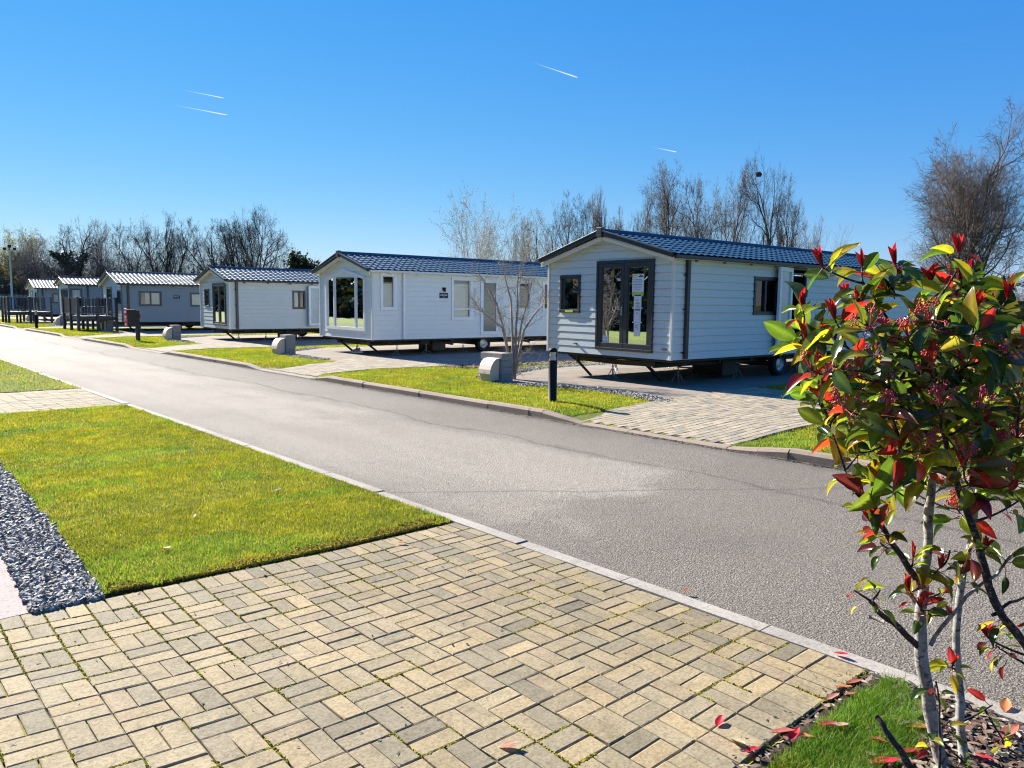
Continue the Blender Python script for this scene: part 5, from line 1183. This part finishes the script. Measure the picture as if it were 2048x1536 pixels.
# small bare tree behind the block pier
pt = empty('small_tree', (10.62, 11.72, .0)); tag(pt, 'small leafless tree with forked pale limbs growing from the block planter', 'tree')
limbs = [[(1018, 703), (1008, 660), (994, 610), (975, 570), (958, 548)], [(1020, 703), (1024, 650), (1022, 600), (1010, 556), (1006, 520)], [(1022, 703), (1032, 655), (1036, 610), (1034, 570), (1040, 535)], [(1026, 703), (1048, 660), (1068, 630), (1084, 612), (1090, 590)], [(1016, 700), (1004, 655), (985, 640), (960, 620), (940, 590)], [(1024, 690), (1044, 640), (1058, 596), (1064, 560)]]
bigs, sml = [], []; R = np.random.default_rng(15)
base = np.array([10.62, 11.72, 0.0]); dep0 = float((np.array([10.62, 11.72, .5]) - CC) @ CF)
for li, pl in enumerate(limbs):
    off = R.uniform(-.5, .5); P = [at(x, y, dep0 + off * (i / (len(pl) - 1)) ** 1.2) - base for i, (x, y) in enumerate(pl)]
    if li == 0: P[0] = np.array([-.02, .02, .05]); 
    else: P[0] = np.array([R.normal(0, .03), R.normal(0, .03), .05])
    r0 = .030 if li < 4 else .020
    for i in range(len(P) - 1): bigs.append((*P[i], r0 * (1 - i * .19), *P[i + 1], r0 * (1 - (i + 1) * .19)))
    def twigs(p, d, ln, r, lev):
        n = 4; q = p
        for i in range(n):
            d = d + R.normal(0, .22, 3) + np.array([0, 0, .05]); d /= np.linalg.norm(d); q2 = q + d * ln / n; sml.append((*q, r, *q2, r * .82)); r *= .82; q = q2
            if lev < 2:
                for _ in range(int(R.integers(1, 3))):
                    e = d + R.normal(0, .75, 3); e /= np.linalg.norm(e); twigs(q, e, ln * R.uniform(.4, .7), r * .7, lev + 1)
    for i in range(1, len(P)):
        for _ in range(3):
            e = (P[i] - P[i - 1]); e /= np.linalg.norm(e); e = e + R.normal(0, .55, 3); e /= np.linalg.norm(e); twigs(P[i] + (P[i - 1] - P[i]) * R.random(), e, R.uniform(.3, .55), .0066, 0)
V, Fq = tubes_np(bigs, 8); np_mesh('trunk', V, Fq, [PLTREE], parent=pt, smooth=True); V, Fq = tubes_np(sml, 4); np_mesh('crown', V, Fq, [PLTREE], parent=pt)

# ------------------------------------------------------------------ the red-tipped shrub in the foreground
def leaf_geo(P, D, Up, ln, wd, droop, fold, seed):
    """vectorised curved, folded leaves: P base, D direction, Up rough normal; returns V (n,35,3)"""
    r = np.random.default_rng(seed); n = len(P); nt, nw = 7, 5
    D = D / np.linalg.norm(D, axis=1, keepdims=True); S = np.cross(D, Up); S /= np.linalg.norm(S, axis=1, keepdims=True) + 1e-9; N = np.cross(S, D)
    V = np.empty((n, nt, nw, 3))
    for i in range(nt):
        t = i / (nt - 1); prof = (max(0, math.sin(math.pi * (t ** .82))) ** .8) * (1 if t < 1 else 0) + (.03 if t < .1 else 0)
        curve_n = -droop * t * t; along = t - .18 * np.abs(droop) * t ** 3
        wav = r.normal(0, .03, n)
        for j in range(nw):
            u = (j - 2) / 2; lift = np.abs(u) * fold * prof * wd + wav * wd * u * u
            V[:, i, j] = P + D * (along * ln)[:, None] + S * (u * .5 * prof * wd)[:, None] + N * (curve_n * ln + lift)[:, None]
    return V.reshape(n, nt * nw, 3)
LF = np.array([[i * 5 + j, (i + 1) * 5 + j, (i + 1) * 5 + j + 1, i * 5 + j + 1] for i in range(6) for j in range(4)])
def leaf_mesh(name, V, cols, mat, parent):
    n = len(V); Fq = (np.arange(n)[:, None, None] * 35 + LF[None]).reshape(-1, 4)
    return np_mesh(name, V.reshape(-1, 3), Fq, [mat], np.repeat(cols, 35, 0) if cols.shape[0] == n else cols, parent=parent, smooth=True)
SB = ground(1885, 1532); shrub = empty('red_tipped_shrub', (SB[0], SB[1], 0)); tag(shrub, 'glossy evergreen shrub with red new shoots and bare grey stems, right foreground', 'shrub')
SB0 = np.array([SB[0], SB[1], 0.0]); dS = float((SB0 - CC) @ CF)
def loc(x, y, d): return at(x, y, d) - SB0
R = np.random.default_rng(101)
stems = []      # (points px,py,depth), r0, r1, mat
stems.append(([(1885, 1536, dS), (1862, 1420, dS - .01), (1845, 1330, dS - .03), (1840, 1250, dS - .04), (1848, 1170, dS - .05), (1855, 1080, dS - .06), (1862, 980, dS - .06), (1866, 880, dS - .05), (1852, 780, dS - .03), (1838, 690, dS - .02), (1845, 610, dS)], .0245, .007, SHRUB_BARK))
stems.append(([(1928, 1525, dS + .03), (1918, 1400, dS + .06), (1912, 1300, dS + .08), (1916, 1200, dS + .1), (1936, 1110, dS + .12), (1950, 1010, dS + .13), (1962, 900, dS + .13), (1958, 780, dS + .12), (1975, 680, dS + .1)], .0165, .006, SHRUB_BARK))
stems.append(([(2165, 1560, dS - .15), (2100, 1380, dS - .18), (2050, 1290, dS - .2), (1990, 1205, dS - .22), (1962, 1110, dS - .22), (1930, 1010, dS - .2), (1902, 920, dS - .18), (1876, 840, dS - .15), (1805, 740, dS - .1), (1725, 640, dS - .06)], .0165, .006, SHRUB_DARK))
stems.append(([(1846, 1178, dS - .05), (1800, 1112, dS - .08), (1770, 1062, dS - .1), (1745, 1022, dS - .12), (1712, 985, dS - .14)], .0115, .007, SHRUB_DARK))
stems.append(([(1841, 1298, dS - .03), (1800, 1256, dS - .07), (1766, 1232, dS - .1), (1742, 1200, dS - .13)], .0115, .008, SHRUB_DARK))
stems.append(([(1768, 1243, dS - .09), (1736, 1232, dS - .06)], .007, .006, SHRUB_BARK))
stems.append(([(1860, 1288, dS - .04), (1900, 1236, dS - .1), (1950, 1176, dS - .14), (1992, 1148, dS - .15), (2026, 1106, dS - .15)], .007, .004, SHRUB_BARK))
stems.append(([(1985, 1232, dS - .2), (2020, 1205, dS - .17), (2060, 1190, dS - .1)], .006, .004, SHRUB_DARK))
stems.append(([(1835, 1560, dS - .22), (1800, 1500, dS - .22), (1772, 1460, dS - .2), (1755, 1432, dS - .18)], .0125, .008, SHRUB_DARK))
stems.append(([(1878, 1545, dS - .06), (1880, 1440, dS - .08), (1872, 1360, dS - .1)], .005, .003, SHRUB_DARK))
stems.append(([(1866, 880, dS - .05), (1800, 800, dS - .12), (1740, 745, dS - .18), (1690, 690, dS - .2)], .008, .004, SHRUB_DARK))
stems.append(([(1852, 780, dS - .03), (1790, 660, dS + .08), (1740, 580, dS + .1)], .007, .004, SHRUB_DARK))
stems.append(([(1958, 780, dS + .12), (2040, 690, dS + .2), (2120, 600, dS + .2)], .008, .004, SHRUB_DARK))
stems.append(([(1962, 900, dS + .13), (2060, 820, dS - .05), (2150, 760, dS - .1)], .008, .004, SHRUB_DARK))
stems.append(([(1800, 760, dS - .1), (1850, 640, dS - .22), (1915, 540, dS - .24)], .006, .003, SHRUB_DARK))
skel = []
byname = {}
for pl, r0, r1, mt in stems:
    P = [loc(*q) for q in pl]; n = len(P); mb = MB()
    # smooth the polyline a little (Catmull-Rom)
    Q = []
    for i in range(n - 1):
        p0, p1, p2, p3 = P[max(0, i - 1)], P[i], P[i + 1], P[min(n - 1, i + 2)]
        for t in (0, .33, .66): Q.append(.5 * ((2 * p1) + (-p0 + p2) * t + (2 * p0 - 5 * p1 + 4 * p2 - p3) * t * t + (-p0 + 3 * p1 - 3 * p2 + p3) * t ** 3))
    Q.append(P[-1]); m = len(Q)
    rs = [(r0 + (r1 - r0) * i / (m - 1)) * (1 + R.normal(0, .05)) for i in range(m)]
    Q = [q + R.normal(0, .002, 3) for q in Q]
    mb.tube(Q, rs, mt, 12); mb.build('stem', shrub)
    for q in Q[2:]: skel.append((q, 9 if q[2] < .25 else 0))
SK = np.array([q for q, _ in skel])
shoots = [(1645, 535, -.05), (1724, 535, .0), (1786, 565, .05), (1862, 565, .1), (2012, 585, -.1), (1978, 625, -.15), (1604, 612, -.1), (1612, 680, -.15), (1925, 575, .05), (1716, 610, -.05), (1670, 640, -.2), (1765, 1062, -.1), (1742, 1045, -.15), (1826, 1115, -.08), (1818, 1180, -.12), (1880, 1135, -.12), (1966, 1100, -.2), (2000, 1235, -.18), (1842, 1215, -.08), (1975, 1275, -.1), (1750, 980, -.2), (1790, 930, .1), (2044, 690, .1), (1890, 830, -.25), (1960, 860, -.2), (1905, 1330, .05)]
for k_ in range(15):
    u = R.normal(0, 1, 3); u /= np.linalg.norm(u); u[1] = -abs(u[1]) if k_ % 3 else u[1]; shoots.append((1905 + u[0] * 300, 775 + u[1] * 270, u[2] * .42))
flowers = [(1815, 655, -.25), (1622, 722, -.2), (1712, 735, -.28), (1864, 720, -.3), (1930, 715, -.25), (1985, 885, -.3), (2035, 860, -.3), (2036, 945, -.28), (1836, 770, .05), (1660, 745, .0), (1745, 700, .1), (1955, 640, .1), (1800, 880, .0), (1915, 1000, .1), (1690, 800, -.38), (1770, 810, -.42), (1880, 790, -.46), (1960, 800, -.45), (2000, 700, -.4), (1860, 620, -.35), (1740, 640, -.33), (1930, 900, -.42), (1850, 880, -.45), (2040, 780, -.4)]
nodes = []      # rosette centres: pos, size factor, count
for (x, y, d) in shoots: nodes.append([loc(x, y, dS + d), 's', 6])
for (x, y, d) in flowers: nodes.append([loc(x, y + 18, dS + d), 'f', 7])
cnt = 0
while cnt < 92:
    u = R.normal(0, 1, 3); u = u / np.linalg.norm(u) * R.random() ** .5
    px, py, dd = 1905 + u[0] * 330, 770 + u[1] * 285, dS - .02 + u[2] * .46
    if py > 900 and px < 1700: continue
    nodes.append([loc(px, py, dd), 'l', int(R.integers(5, 9))]); cnt += 1
for (x, y, d, k) in ((1690, 940, -.15, 4), (1735, 1000, -.13, 4), (1760, 1085, -.12, 5), (1708, 1180, -.1, 4), (1760, 1180, -.12, 5), (1822, 1145, -.05, 4), (1900, 1100, -.1, 5), (1895, 1180, .0, 5), (1930, 1150, .1, 5), (2010, 1120, -.2, 5), (1990, 1290, -.12, 6), (1870, 1370, -.08, 6), (1900, 1440, .0, 5), (1985, 1410, .1, 4), (2020, 1500, .05, 5), (1860, 1480, -.1, 4), (1950, 1540, -.1, 5), (2040, 1000, -.2, 6), (1905, 1330, -.02, 4), (1868, 1215, -.1, 2), (1700, 870, .0, 6), (1720, 905, -.1, 6), (1640, 800, -.1, 6), (1660, 850, -.2, 5)):
    nodes.append([loc(x, y, dS + d), 'l', k])
# attach every node by a thin twig to the nearest wood below it, closest first
NP = np.array([q[0] for q in nodes]); done = np.zeros(len(NP), bool); twsegs = []; dirs = np.zeros_like(NP)
best = np.array([np.min(np.linalg.norm(SK - p, axis=1) + np.where(SK[:, 2] > p[2] - .01, .25, 0)) for p in NP])
for idx in np.argsort(best):
    p = NP[idx]; dd = np.linalg.norm(SK - p, axis=1) + np.where(SK[:, 2] > p[2] - .01, .25, 0); j = int(np.argmin(dd)); s = SK[j]
    v = p - s; mid = s + v * .5 + np.array([0, 0, -.12 * np.linalg.norm(v)]) + R.normal(0, .01, 3); prev = s; pts_ = []
    for t in np.linspace(.2, 1, 5):
        q = (1 - t) ** 2 * s + 2 * t * (1 - t) * mid + t * t * p; pts_.append(q); twsegs.append((*prev, .0042 * (1.25 - .5 * t), *q, .0042 * (1.1 - .5 * t))); prev = q
    dirs[idx] = (pts_[-1] - pts_[-2]); SK = np.concatenate([SK, np.array(pts_[1:])])
dirs /= np.linalg.norm(dirs, axis=1, keepdims=True) + 1e-9
V, Fq = tubes_np(twsegs, 6); np_mesh('crown', V, Fq, [SHRUB_DARK], parent=shrub, smooth=True)
PALS = {'g': [(.026, .052, .011), (.038, .075, .013), (.020, .040, .010), (.055, .10, .014), (.075, .105, .016)], 'y': [(.17, .21, .018), (.22, .22, .018), (.13, .18, .016), (.25, .19, .02)], 'm': [(.11, .012, .02), (.18, .015, .02), (.08, .014, .024), (.24, .016, .014)], 'o': [(.22, .09, .014), (.18, .06, .015)]}
LP_, LD_, LU_, LL_, LW_, LDr_, LFo_, LC_ = [], [], [], [], [], [], [], []
PET = []
crown_c = loc(1905, 780, dS)
for (p, ty, k), ax in zip(nodes, dirs):
    ax = ax + np.array([0, 0, .5]); ax /= np.linalg.norm(ax); x = np.cross(ax, [.3, 1, .2]); x /= np.linalg.norm(x); y = np.cross(ax, x); a0 = R.uniform(0, 6.28)
    lowp = p[2] < .75; sz = .62 if lowp else 1.0
    for q in range(k):
        az = a0 + q * 2.4 + R.normal(0, .25); el = math.radians(R.uniform(-25, 45)); d = (x * math.cos(az) + y * math.sin(az)) * math.cos(el) + ax * math.sin(el)
        back = ax * (-R.uniform(.0, .06)); b0 = p + back; pet = d * R.uniform(.015, .03); PET.append((*b0, .0016, *(b0 + pet), .0013))
        LP_.append(b0 + pet); LD_.append(d); LU_.append(ax + R.normal(0, .35, 3)); l = R.uniform(.06, .135) * sz * R.uniform(.85, 1.1); LL_.append(l); LW_.append(l * R.uniform(.36, .50)); LDr_.append(R.uniform(.05, .55)); LFo_.append(R.uniform(.12, .5))
        u = R.random(); inner = np.linalg.norm((p - crown_c) * np.array([1, 1, .9])) < .33
        pm = .20 if p[2] < crown_c[2] - .05 else .10
        c = 'm' if u < pm else ('o' if u < pm + .015 else ('y' if u < pm + (.24 if not inner else .12) else 'g')); pal = PALS[c]; LC_.append(np.array(pal[R.integers(0, len(pal))]) * R.uniform(.8, 1.2))
V = leaf_geo(np.array(LP_), np.array(LD_), np.array(LU_), np.array(LL_), np.array(LW_), np.array(LDr_), np.array(LFo_), 5)
C = np.array(LC_); CC_ = np.repeat(C[:, None, :], 35, 1).copy(); ribs = np.zeros((7, 5)); ribs[:, 2] = 1; CC_ = CC_ * (1 + .8 * ribs.reshape(1, 35, 1)) ; tipw = (np.arange(7) / 6)[:, None] * np.ones((1, 5)); sel = R.random(len(C)) < .25; CC_[sel] = CC_[sel] * (1 - .5 * tipw.reshape(1, 35, 1)) + np.array([.22, .10, .015]) * (.5 * tipw.reshape(1, 35, 1))
leaf_mesh('foliage', V, CC_.reshape(-1, 3), LEAF, shrub)
V, Fq = tubes_np(PET, 5); np_mesh('leaf_stalks', V, Fq, [mat_plain('stalk_red', (.22, .05, .04), .5, .2)], parent=shrub)
# red new shoots, each a part of its own
for i, (p, ty, k) in enumerate(nodes[:len(shoots)]):
    n = int(R.integers(5, 9)); ax = dirs[i] * .4 + np.array([0, 0, 1]); ax /= np.linalg.norm(ax); P_, D_, U_, l_ = [], [], [], []
    for q in range(n):
        az = q * 2.4; d = ax + np.array([math.cos(az), math.sin(az), 0]) * R.uniform(.08, .62); P_.append(p + np.array([math.cos(az), math.sin(az), 0]) * .003); D_.append(d); U_.append(np.array([math.cos(az), math.sin(az), .1]) * -1); l_.append(R.uniform(.04, .085) * (1 if p[2] > .9 else .75))
    l_ = np.array(l_); V = leaf_geo(np.array(P_), np.array(D_), np.array(U_), l_, l_ * R.uniform(.15, .22), np.full(n, -.12), np.full(n, 1.1), i + 9)
    pal = np.array([(.40, .012, .03), (.50, .02, .04), (.30, .010, .028), (.46, .04, .03)]); leaf_mesh('red_shoot', V, pal[R.integers(0, 4, n)] * R.uniform(.8, 1.2, (n, 1)), SHOOT, shrub)
# flower bud clusters, each a part of its own
BUD = mat_plain('flower_bud', (.50, .055, .06), .45, .35, 60)
for i, (p, ty, k) in enumerate(nodes[len(shoots):len(shoots) + len(flowers)]):
    segs_, bp = [], []; up_ = np.array([0, 0, 1.0]) + dirs[len(shoots) + i] * .5; up_ /= np.linalg.norm(up_)
    for q in range(9):
        d = up_ + R.normal(0, .5, 3); d /= np.linalg.norm(d); e = p + d * R.uniform(.03, .06); segs_.append((*p, .0017, *e, .0012))
        for _ in range(7):
            f = d + R.normal(0, .6, 3); f /= np.linalg.norm(f); g = e + f * R.uniform(.008, .024); segs_.append((*e, .0009, *g, .0007)); bp.append(g)
    V, Fq = tubes_np(segs_, 4); bp = np.array(bp); r_ = .0034
    oc = np.array([[1, 0, 0], [0, 1, 0], [-1, 0, 0], [0, -1, 0], [0, 0, 1.3], [0, 0, -1]]) * r_; of = np.array([[0, 1, 4, 4], [1, 2, 4, 4], [2, 3, 4, 4], [3, 0, 4, 4], [1, 0, 5, 5], [2, 1, 5, 5], [3, 2, 5, 5], [0, 3, 5, 5]])
    mb = MB(); mb.add(V, [list(f) for f in Fq], BUD)
    for b in bp: mb.add(b + oc * R.uniform(.8, 1.3), [tuple(dict.fromkeys(f)) for f in of.tolist()], BUD, True)
    mb.build('flower_cluster', shrub)

# fallen leaves one can tell apart
def fallen(px, py, ln, colr, label, rz, z=.016, curl=.18, fold=.25):
    g = ground(px, py, z); P = np.zeros((1, 3)); V = leaf_geo(P, np.array([[1., 0, .05]]), np.array([[0, .15, 1.]]), np.array([ln]), np.array([ln * .42]), np.array([-curl]), np.array([fold]), int(px + py))
    V[..., 2] -= V[..., 2].min(); V[..., 0] -= ln / 2
    o = leaf_mesh('fallen_leaf', V, np.array([colr]), DRYLEAF, None); o.location = (g[0], g[1], z); o.rotation_euler = (0, 0, rz); tag(o, label, 'leaf', 'fallen shrub leaves'); return o
PINK, RED, ORG, TAN, SAL = (.52, .22, .17), (.50, .015, .035), (.50, .20, .07), (.46, .36, .24), (.48, .14, .10)
for a in ((1020, 1495, .085, PINK, 'pale pink fallen leaf on the paving, nearest the bottom edge', .3), (1440, 1445, .075, RED, 'crimson fallen leaf lying alone on the paving', .9), (1683, 1311, .075, RED, 'crimson fallen leaf against the flush kerb at the paving corner', -.4),
          (1372, 1184, .06, SAL, 'small salmon fallen leaf on the road edge beside the flush kerb', .5), (804, 1087, .07, SAL, 'crumpled pink leaf on the paving below the lawn corner', .2), (333, 1099, .085, (.45, .05, .03), 'red tipped pale leaf lying on the lawn', -.3),
          (390, 1032, .05, (.62, .60, .55), 'small white scrap leaf standing in the lawn', 1.3), (618, 1010, .06, (.20, .06, .03), 'brown curled leaf on the lawn towards the road edge', .2), (523, 1141, .05, TAN, 'tan leaf on the mossy lawn edge above the paving', -.9), (556, 981, .07, (.42, .44, .36), 'pale bleached leaf flat on the lawn middle', .1),
          (1712, 1367, .075, SAL, 'salmon leaf at the grass tip, highest of the row along the paving edge', -.2), (1688, 1377, .075, ORG, 'orange brown leaf beside the salmon ones at the paving edge', -.5), (1668, 1396, .07, PINK, 'pinkish curled leaf lower along the paving edge', .4), (1700, 1390, .05, SAL, 'small salmon leaf just inside the tuft edge', 0),
          (1655, 1452, .075, (.34, .05, .05), 'dark red leaf lying on the grass tuft', .2), (1678, 1455, .085, (.60, .33, .30), 'light pink leaf lying on the grass tuft', -.1), (1567, 1468, .09, SAL, 'red brown leaf heaped on the paving edge litter', .1), (1590, 1472, .085, RED, 'bright red leaf on the paving edge litter heap', .7), (1609, 1476, .075, ORG, 'orange leaf on the right of the litter heap', -.2),
          (1505, 1503, .07, RED, 'red leaf at the bottom of the paving edge', .5), (1475, 1487, .085, TAN, 'long tan leaf on the paving beside the bottom litter', -.9), (1752, 1484, .09, (.32, .05, .03), 'dark red leaf beside the dark pruned stick', -.6), (1818, 1508, .085, RED, 'red leaf on the mulch right of the pruned stick', -.5), (1770, 1530, .12, RED, 'large bright red leaf on the mulch at the bottom edge', .2), (1840, 1460, .12, ORG, 'long orange brown leaf on the mulch by the thick stem', -.2), (1965, 1520, .09, RED, 'crimson leaf on the mulch right of the thin stem', -.7), (2020, 1470, .12, SAL, 'long salmon leaf on the mulch near the right edge', .1), (2012, 1415, .10, ORG, 'curled orange leaf on the mulch near the right edge', .9)):
    on_grass = (1640 < a[0] < 1720 and a[1] > 1380) or (a[0] < 700 and a[1] < 1150)
    fallen(*a[:5], a[5] - .75 + (a[1] * .37 % 1 - .5) * .9, z=.035 if on_grass else .018)

# ------------------------------------------------------------------ contrails high in the sky
def mat_contrail():
    t = NT('contrail_vapour'); tc = t.n('ShaderNodeTexCoord'); sp = t.n('ShaderNodeSeparateXYZ'); t.l(tc.outputs['Generated'], sp.inputs[0])
    d = t.n('ShaderNodeBsdfDiffuse'); d.inputs[0].default_value = (.9, .9, .9, 1); tl = t.n('ShaderNodeBsdfTranslucent'); tl.inputs[0].default_value = (.9, .9, .9, 1)
    ad = t.n('ShaderNodeMixShader'); ad.inputs[0].default_value = .5; t.l(d.outputs[0], ad.inputs[1]); t.l(tl.outputs[0], ad.inputs[2])
    tr = t.n('ShaderNodeBsdfTransparent'); ms = t.n('ShaderNodeMixShader'); t.l(t.math('MULTIPLY', t.math('POWER', sp.outputs[0], 1.3), .5), ms.inputs[0]); t.l(tr.outputs[0], ms.inputs[1]); t.l(ad.outputs[0], ms.inputs[2])
    return t.done(ms.outputs[0])
CT = mat_contrail()
for (xa, ya, xb, yb, r_, lb) in ((1060, 123, 1155, 155, 2.6, 'brightest white contrail, high right of the sky middle'), (356, 178, 447, 196, 1.9, 'upper of the two thin parallel contrails on the left'), (343, 209, 454, 230, 2.3, 'lower and longer of the two parallel contrails on the left'), (1300, 293, 1353, 304, 1.8, 'short faint contrail low above the bare trees')):
    a, b = at(xa, ya, 3000), at(xb, yb, 3000); ln = float(np.linalg.norm(b - a)); mb = MB()
    mb.tube([(ln * t, 0, 0) for t in np.linspace(0, 1, 12)], [r_ * (.35 + .65 * t) if t < .97 else r_ * .5 for t in np.linspace(0, 1, 12)], CT, 10); o = mb.build('contrail')
    o.location = a; o.rotation_euler = Vector(b - a).to_track_quat('X', 'Z').to_euler(); tag(o, lb, 'contrail', 'contrails')
